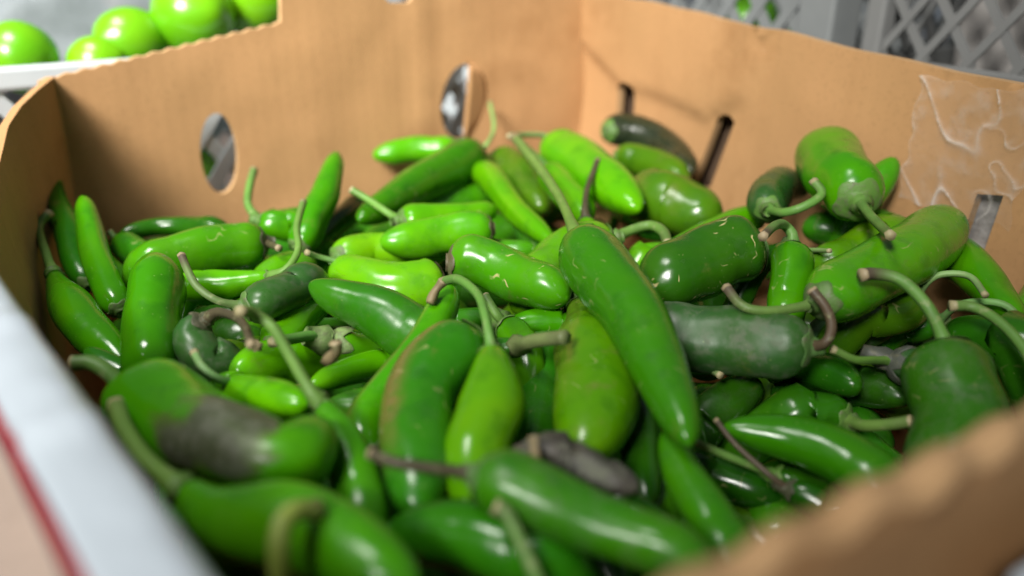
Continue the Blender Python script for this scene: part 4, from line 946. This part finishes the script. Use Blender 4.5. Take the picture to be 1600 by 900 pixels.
 ('dark chili pepper lying low between the hanging and the brown shouldered ones', 'taper', 'deep',
  [(-0.0581, 0.2206, 0.086, 0.0082), (-0.0523, 0.21, 0.1006, 0.0082), (-0.0488, 0.2036, 0.0997, 0.008), (-0.0454, 0.1973, 0.0988, 0.0079), (-0.042, 0.1903, 0.0976, 0.0077), (-0.0387, 0.1827, 0.0963, 0.0074),
   (-0.0355, 0.1753, 0.0951, 0.0072)],
  None, {}),
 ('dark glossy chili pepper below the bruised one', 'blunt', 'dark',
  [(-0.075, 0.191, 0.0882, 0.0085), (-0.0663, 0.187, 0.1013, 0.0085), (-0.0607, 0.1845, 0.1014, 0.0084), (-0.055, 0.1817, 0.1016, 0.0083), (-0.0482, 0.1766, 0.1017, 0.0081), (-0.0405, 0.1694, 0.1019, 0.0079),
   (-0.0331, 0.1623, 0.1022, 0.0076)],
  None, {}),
 ('withered blackish chili pepper along the creased wall below the first slot', 'taper', 'withered',
  [(0.0575, 0.4919, 0.1342, 0.0101), (0.0673, 0.4979, 0.1329, 0.0102), (0.0782, 0.4965, 0.1313, 0.0102), (0.0899, 0.484, 0.1292, 0.01), (0.0974, 0.4614, 0.127, 0.0096), (0.1016, 0.4337, 0.125, 0.0091)], None, {'dust': 0.15}),
 ('dull olive chili pepper under the withered black one', 'blunt', 'olive',
  [(0.0612, 0.4684, 0.1242, 0.0101), (0.0683, 0.466, 0.1237, 0.0101), (0.0754, 0.4627, 0.1231, 0.01), (0.0824, 0.454, 0.1224, 0.0099), (0.089, 0.4402, 0.1216, 0.0096), (0.0952, 0.4261, 0.1209, 0.0093)], None, {}),
 ('broad olive brown chili pepper with a small bright highlight by the creased wall', 'blunt', 'olive',
  [(0.0678, 0.408, 0.121, 0.0156), (0.0721, 0.3978, 0.121, 0.0152), (0.0773, 0.3896, 0.1209, 0.015), (0.0841, 0.3844, 0.1208, 0.0148), (0.0909, 0.3749, 0.1207, 0.0145), (0.0974, 0.3629, 0.1206, 0.0141)], None, {'band': 0.5}),
 ('bright chili pepper tilted with a long white highlight in front of the wall corner', 'blunt', 'bright',
  [(0.0266, 0.4835, 0.1295, 0.0144), (0.0324, 0.4607, 0.129, 0.0138), (0.0386, 0.4358, 0.1283, 0.0131), (0.0455, 0.4074, 0.1276, 0.0124), (0.053, 0.383, 0.1268, 0.0117), (0.0607, 0.3613, 0.126, 0.0111)],
  [(0.0195, 0.4833, 0.1335, 0.0016), (0.0057, 0.4679, 0.1375, 0.0016), (-0.0018, 0.4477, 0.1415, 0.0015)], {'stemcol': 'pale'}),
 ('slim glossy chili pepper with a stem running up left to the back wall', 'blunt', 'bright',
  [(0.0204, 0.4267, 0.1269, 0.0093), (0.0235, 0.4152, 0.1259, 0.0091), (0.0266, 0.4038, 0.1248, 0.0089), (0.0296, 0.3909, 0.1235, 0.0086), (0.0325, 0.3767, 0.1221, 0.0084), (0.0352, 0.3627, 0.1207, 0.0081)],
  [(0.0159, 0.4332, 0.1309, 0.0021), (0.008, 0.4459, 0.1349, 0.0022), (0.0, 0.46, 0.1389, 0.0022)], {}),
 ('chili pepper with a thin dark dried stalk standing up', 'blunt', 'bright',
  [(0.0342, 0.3526, 0.1252, 0.0061), (0.0343, 0.3494, 0.1235, 0.006), (0.0344, 0.3461, 0.1219, 0.006), (0.0348, 0.3425, 0.1199, 0.006), (0.0353, 0.3387, 0.1176, 0.0059), (0.036, 0.3349, 0.1152, 0.0059),
   (0.0384, 0.3193, 0.0812, 0.0059)],
  [(0.0341, 0.3566, 0.1292, 0.0014), (0.0366, 0.374, 0.1332, 0.0014), (0.0441, 0.4024, 0.1398, 0.0015)], {'stemcol': 'dry'}),
 ('mid green chili pepper sloping from the back wall behind the yellow ones', 'taper', 'bright',
  [(-0.0183, 0.4448, 0.1241, 0.0086), (-0.0101, 0.4152, 0.1231, 0.0081), (-0.0024, 0.3894, 0.1223, 0.0076), (0.0052, 0.368, 0.1213, 0.0073), (0.0122, 0.3505, 0.1204, 0.007), (0.0186, 0.3355, 0.1196, 0.0067)],
  [(-0.0213, 0.4494, 0.1281, 0.0014)], {}),
 ('brown spotted chili pepper in the dark gap near the back wall corner', 'blunt', 'olive',
  [(-0.0119, 0.4834, 0.1175, 0.0133), (-0.0054, 0.4744, 0.1167, 0.0131), (0.0008, 0.4647, 0.116, 0.0129), (0.0067, 0.4488, 0.1149, 0.0125), (0.0121, 0.4275, 0.1136, 0.012), (0.017, 0.4063, 0.1127, 0.0115)], None, {'scar': 0.3}),
 ('short bright chili pepper lying against the back wall', 'blunt', 'bright',
  [(-0.031, 0.4906, 0.11, 0.0081), (-0.0399, 0.4909, 0.122, 0.0081), (-0.0496, 0.4913, 0.122, 0.0082), (-0.0592, 0.4914, 0.122, 0.0082), (-0.0685, 0.4898, 0.122, 0.0081), (-0.0772, 0.4866, 0.122, 0.0081),
   (-0.0858, 0.4831, 0.122, 0.008)],
  None, {}),
 ('long dark green chili pepper lying diagonally with a thin curled stem by the back wall', 'taper', 'deepmid',
  [(-0.0195, 0.4604, 0.129, 0.0126), (-0.0291, 0.445, 0.1279, 0.0123), (-0.0391, 0.4282, 0.1266, 0.0119), (-0.0496, 0.4093, 0.1252, 0.0114), (-0.0615, 0.3862, 0.1232, 0.0109), (-0.0732, 0.3614, 0.1212, 0.0103)],
  [(-0.015, 0.4627, 0.133, 0.0012), (-0.011, 0.4885, 0.137, 0.0013), (-0.0142, 0.5246, 0.1456, 0.0014)], {'stemcol': 'pale'}),
 ('green chili pepper under the long diagonal one', 'blunt', 'mid',
  [(-0.0112, 0.4484, 0.1086, 0.0099), (-0.0215, 0.4402, 0.1083, 0.0097), (-0.0313, 0.4323, 0.1081, 0.0096), (-0.0401, 0.4248, 0.1079, 0.0094), (-0.0479, 0.4177, 0.1077, 0.0093), (-0.0553, 0.4109, 0.1076, 0.0092)], None, {}),
 ('bright chili pepper with a stem pointing back left under the diagonal one', 'taper', 'bright',
  [(-0.0531, 0.3536, 0.1239, 0.0076), (-0.0472, 0.3567, 0.1233, 0.0077), (-0.0393, 0.3606, 0.1226, 0.0078), (-0.0283, 0.3655, 0.1217, 0.0079), (-0.018, 0.3719, 0.1208, 0.008), (-0.008, 0.3795, 0.1199, 0.0081)],
  [(-0.058, 0.3538, 0.1279, 0.0018), (-0.0677, 0.3607, 0.1319, 0.0018), (-0.0761, 0.364, 0.1359, 0.0018)], {}),
 ('yellow green chili pepper with a brown cap and long highlight at mid pile', 'blunt', 'bright',
  [(-0.0081, 0.3419, 0.124, 0.0089), (-0.017, 0.341, 0.1237, 0.0089), (-0.0263, 0.3393, 0.1233, 0.0088), (-0.0365, 0.3365, 0.1229, 0.0088), (-0.0468, 0.3315, 0.1225, 0.0087), (-0.0571, 0.3252, 0.122, 0.0085)], None,
  {'cap': 'brown'}),
 ('green chili pepper in the back gap between the sloping pepper and the corner', 'blunt', 'deep',
  [(0.0263, 0.3395, 0.1118, 0.0066), (0.0232, 0.342, 0.1117, 0.0066), (0.0199, 0.3453, 0.1114, 0.0067), (0.0156, 0.3547, 0.111, 0.0068), (0.0098, 0.3706, 0.1105, 0.0071), (0.0033, 0.3881, 0.1101, 0.0074)], None, {}),
 ('shrivelled grey rotten chili pepper lying between the ridged pepper and the front ones', 'blunt', 'grey',
  [(-0.012, 0.1712, 0.1008, 0.0054), (0.0078, 0.1674, 0.1261, 0.0054), (0.0122, 0.1665, 0.1258, 0.0054), (0.0168, 0.1647, 0.1254, 0.0054), (0.0213, 0.1615, 0.125, 0.0053), (0.0259, 0.1588, 0.1245, 0.0052),
   (0.0306, 0.1565, 0.1241, 0.0052)],
  None, {'dust': 1.0, 'lumpy': 1.0})]
STALKS = [('dry beige stalk end standing beside the grey rotten chili pepper', [(0.0058, 0.1561, 0.13, 0.0011), (0.0055, 0.1589, 0.133, 0.0012), (0.0052, 0.1614, 0.136, 0.0012)]),
 ('dry curled beige stalk lying next to the flared star shaped calyx', [(-0.0575, 0.2156, 0.126, 0.0016), (-0.0546, 0.2142, 0.129, 0.0016), (-0.0525, 0.212, 0.132, 0.0016), (-0.0528, 0.212, 0.135, 0.0017)]),
 ('dry beige stalk end hanging beneath the brown cap of the broad bright pepper', [(-0.0273, 0.2412, 0.134, 0.0014), (-0.0257, 0.2444, 0.137, 0.0014), (-0.0231, 0.2456, 0.14, 0.0015)]),
 ('small dry stalk end lying behind the tip of the dark withered stem', [(-0.0856, 0.2324, 0.124, 0.0016), (-0.0823, 0.2254, 0.127, 0.0016), (-0.0787, 0.2185, 0.13, 0.0016)])]
BURIED = [(-0.0478, 0.2561, 0.087, -0.6837, 0.7286, 0.0416, 0.0756, 0.0107), (0.091, 0.3691, 0.087, -0.6358, -0.7592, -0.1393, 0.0759, 0.0131), (0.0624, 0.2368, 0.072, -0.4669, -0.8671, -0.1735, 0.079, 0.0123),
 (0.1453, 0.2087, 0.081, -0.7843, 0.6087, 0.1201, 0.0711, 0.0133, 'buried chili pepper low behind the front panel beside the broad shouldered one'),
 (0.029, 0.4963, 0.087, 0.6525, 0.7493, -0.113, 0.0841, 0.0118, 'buried chili pepper glimpsed left of the thin dark dried stalk'), (0.0041, 0.3929, 0.087, -0.9979, -0.0454, -0.0456, 0.0688, 0.0123),
 (-0.011, 0.4437, 0.087, 0.6294, -0.7548, 0.1848, 0.0826, 0.0122, 'buried chili pepper glimpsed behind the scratched pepper near the back'),
 (0.0095, 0.193, 0.087, 0.6854, -0.7052, -0.1813, 0.0754, 0.0106, 'buried chili pepper at the bottom edge where the front panel leaves the view'), (-0.1193, 0.4159, 0.087, -0.7958, -0.5762, -0.1864, 0.0649, 0.0117),
 (-0.0945, 0.3335, 0.087, 0.9902, -0.1392, 0.0085, 0.0737, 0.0105), (0.004, 0.2717, 0.087, 0.991, 0.1255, 0.0463, 0.0758, 0.0107), (0.036, 0.3404, 0.087, -0.4292, -0.9013, -0.0589, 0.0777, 0.0127),
 (0.1497, 0.3101, 0.087, 0.8765, -0.4548, 0.158, 0.0825, 0.0122), (-0.0172, 0.167, 0.0855, 0.8749, -0.4686, 0.1221, 0.0806, 0.0105, 'buried chili pepper at the bottom edge in the middle of the view'),
 (0.0273, 0.2362, 0.069, -0.9648, 0.2424, -0.1018, 0.0734, 0.0126), (-0.1129, 0.2687, 0.0855, -0.8831, 0.4441, 0.1513, 0.0834, 0.0116), (-0.1702, 0.3756, 0.087, 0.7249, -0.6769, -0.128, 0.0606, 0.013),
 (-0.05, 0.3914, 0.084, 0.0952, 0.9917, 0.087, 0.0769, 0.0134), (0.0504, 0.4464, 0.087, 0.3686, 0.9246, -0.0964, 0.0647, 0.0126, 'buried chili pepper glimpsed between the dried stalk and the wide arching stem'),
 (0.1778, 0.2375, 0.087, -0.0311, 0.9889, 0.1455, 0.0678, 0.0118), (0.0086, 0.3264, 0.087, 0.348, 0.9374, 0.0118, 0.0609, 0.012), (0.1259, 0.3899, 0.087, 0.3256, -0.9308, 0.1662, 0.0835, 0.0106),
 (0.1159, 0.2722, 0.078, 0.5123, -0.8585, 0.0213, 0.0831, 0.0116, 'buried chili pepper in the dark gap just left of the broad shouldered front one'),
 (0.0864, 0.3102, 0.087, -0.2447, -0.9685, -0.0453, 0.0722, 0.011, 'buried chili pepper wedged beneath the big dusty blackish one'), (-0.1341, 0.361, 0.087, -0.3964, -0.897, 0.1956, 0.0737, 0.0117),
 (-0.1436, 0.3185, 0.087, -0.9899, 0.1072, -0.0927, 0.0737, 0.0106, 'buried chili pepper in the narrow gap right of the upright blunt one'),
 (0.0962, 0.1953, 0.0645, -0.8979, 0.4151, 0.1465, 0.0778, 0.0116, 'buried chili pepper at the foot of the front panel beside the narrow upright one'), (-0.0481, 0.3104, 0.087, -0.8574, -0.4914, 0.1531, 0.065, 0.0117),
 (-0.0671, 0.2023, 0.078, 0.9712, 0.1636, 0.1731, 0.0731, 0.0122, 'buried chili pepper in the shadow between the nearest long pepper and the white rim'),
 (0.0933, 0.2196, 0.0675, 0.2865, 0.9443, -0.1619, 0.079, 0.0122, 'buried chili pepper at the foot of the front panel below the pointed one'), (-0.0999, 0.4504, 0.087, 0.8414, 0.5312, -0.1, 0.0715, 0.0109),
 (0.0276, 0.2097, 0.084, -0.7484, 0.6524, -0.1195, 0.06, 0.0127, 'buried chili pepper between the narrow upright one and the grey rotten one'),
 (-0.0652, 0.4505, 0.087, -0.6538, -0.7398, -0.1587, 0.0696, 0.0106, 'buried chili pepper at the foot of the back panel beneath the diagonal pepper'), (0.0799, 0.4729, 0.087, -0.2561, 0.9562, -0.1414, 0.0828, 0.0128),
 (-0.1987, 0.3742, 0.087, -0.7009, 0.7084, 0.0836, 0.0695, 0.0105), (-0.0422, 0.4907, 0.087, 0.9782, 0.2061, -0.0273, 0.0687, 0.0118),
 (0.0036, 0.3663, 0.087, 0.9478, 0.3094, -0.0776, 0.0674, 0.011, 'buried chili pepper glimpsed inside the crook of the crooked stem'),
 (0.0896, 0.2523, 0.0795, -0.5003, -0.8567, -0.1257, 0.0617, 0.0114, 'buried chili pepper in the middle of the dark gap behind the pointed one'),
 (0.1418, 0.2753, 0.087, 0.5957, -0.7847, -0.1713, 0.0842, 0.0115, 'buried chili pepper beneath the stem of the thick grey calyx'), (-0.0912, 0.3723, 0.087, 0.7682, 0.634, -0.0888, 0.0667, 0.013),
 (0.063, 0.1914, 0.0675, -0.3208, -0.9386, -0.1271, 0.0687, 0.0113), (-0.1301, 0.2994, 0.087, -0.9797, 0.1036, -0.1717, 0.0612, 0.0121, 'buried chili pepper under the dark withered stem of the curled one'),
 (0.0625, 0.2017, 0.072, 0.6579, -0.7482, 0.0857, 0.0629, 0.0107), (0.0443, 0.3088, 0.087, 0.7507, 0.6452, -0.142, 0.0631, 0.0115), (0.0197, 0.2536, 0.087, -0.9916, -0.0382, -0.1238, 0.0691, 0.0116),
 (0.0114, 0.5032, 0.087, -0.6087, -0.7916, -0.0531, 0.0648, 0.0116), (0.0256, 0.1756, 0.06, 0.8095, 0.5793, 0.096, 0.0769, 0.0118), (-0.0702, 0.3054, 0.06, -0.7033, 0.7055, 0.0871, 0.0729, 0.0127),
 (0.0474, 0.4749, 0.06, 0.8486, -0.5083, -0.1468, 0.0806, 0.0113), (0.1038, 0.3806, 0.06, -0.1523, 0.9883, -0.0128, 0.0817, 0.0125),
 (-0.0728, 0.2012, 0.06, 0.9195, 0.3539, 0.1713, 0.0619, 0.0133, 'buried chili pepper at the bottom edge under the nearest long pepper'), (-0.0225, 0.3489, 0.06, 0.7531, -0.6577, -0.0194, 0.0701, 0.0126),
 (-0.0245, 0.2611, 0.06, 0.5353, 0.8428, 0.0566, 0.0824, 0.013), (0.0927, 0.2942, 0.06, -0.9831, -0.0725, 0.1681, 0.065, 0.0117), (-0.0519, 0.4708, 0.06, 0.9973, 0.0684, -0.0265, 0.0753, 0.0126),
 (-0.151, 0.3904, 0.06, -0.9121, 0.3705, 0.1754, 0.0691, 0.013), (0.0238, 0.3882, 0.06, -0.9737, -0.198, 0.1126, 0.0629, 0.0123), (-0.1046, 0.4175, 0.06, -0.6409, 0.7611, -0.1004, 0.0832, 0.011),
 (0.1465, 0.324, 0.06, -0.4519, 0.8767, -0.1646, 0.0848, 0.0116), (-0.0951, 0.3626, 0.06, -0.9413, -0.3059, -0.1424, 0.0635, 0.0126), (-0.0611, 0.4261, 0.06, -0.7135, 0.6999, -0.0338, 0.0787, 0.0106),
 (-0.0035, 0.2587, 0.06, 0.6287, 0.7674, 0.1258, 0.0749, 0.0109), (-0.0505, 0.3273, 0.06, -0.8663, 0.4985, -0.0314, 0.0845, 0.0112), (0.0219, 0.328, 0.06, 0.5682, 0.803, -0.1795, 0.0642, 0.0106),
 (0.1517, 0.3543, 0.06, 0.4885, -0.858, 0.1585, 0.0649, 0.0107), (0.0434, 0.4211, 0.06, 0.9381, 0.3362, 0.0836, 0.0846, 0.0109), (-0.0775, 0.2707, 0.06, -0.6325, 0.7721, -0.062, 0.064, 0.011),
 (0.064, 0.3168, 0.06, -0.6182, -0.7799, -0.0981, 0.0779, 0.0121), (0.0663, 0.3792, 0.06, 0.3217, 0.9439, -0.0744, 0.0781, 0.0124), (-0.0144, 0.4511, 0.06, 0.8254, 0.5583, -0.0836, 0.0804, 0.0123),
 (-0.1196, 0.2444, 0.06, 0.5398, -0.8413, -0.0287, 0.0616, 0.0134, 'buried chili pepper beneath the long pale stem beside the white rim'), (-0.1696, 0.3717, 0.06, 0.9801, -0.0285, 0.1967, 0.0799, 0.0117)]
for k, (label, kind, colr, body, stem, ex) in enumerate(PEPPERS): make_pepper(label, kind, colr, body, stem, ex, 100 + k)
for k, (label, pts) in enumerate(STALKS):
    sp = Path([Vector(q) for q in pts]); O = sp.at(.5)[0]
    V, F, al = tube(sp, lambda t: 1 + .3 * math.sin(t * 7) * .5, 10, 12, .15)
    o = mesh_obj('dry_stalk', [v - O for v in V], F, STEM, None, True, {'along': al}); o.location = O; o.color = (.22, .17, .09, 1); o['drytip'] = .1; o['cuttip'] = 1.
    tag(o, label, 'stalk', 'dry stalk ends among the peppers')

# peppers that lie under the top layer: eight meshes shared by all of them
protos = []
for k in range(8):
    rnd = random.Random(k); P = [Vector((-.5 * .07, 0, 0, .012)), Vector((-.017, .002, .001, .012)), Vector((.017, .002, -.001, .012)), Vector((.035, -.003, 0, .012))]
    P = [Vector((q.x, q.y + rnd.uniform(-.004, .004), q.z + rnd.uniform(-.003, .003), q[3])) for q in P]
    V, F, band, bru, scm = make_body('chili_pepper', Path(P), ['blunt', 'taper', 'blunt', 'wedge'][k % 4], rnd, {})
    me = mesh_obj('chili_pepper', V, F, SKIN, None, True, {'band': band, 'bruise': bru, 'scarmask': scm}); protos.append(me)
used = set()
for k, (x, y, z, dx, dy, dz, ln, r, *lab) in enumerate(BURIED):
    i = k % 8
    if i in used: o = protos[i].copy(); col.objects.link(o)
    else: o = protos[i]; used.add(i)
    o.location = (x, y, z); o.rotation_euler = Vector((dx, dy, dz)).to_track_quat('X', 'Z').to_euler(); o.scale = (ln / .07, r / .012, r / .012)
    rnd = random.Random(k); c = COL[rnd.choice(['mid', 'deep', 'dark', 'darkmid', 'deepmid', 'olive'])]; o.color = (*c, 1); o['dust'] = .1
    tag(o, lab[0] if lab else 'green chili pepper buried beneath the top layer of the heap, hardly showing', 'chili pepper', 'peppers buried beneath the top layer')
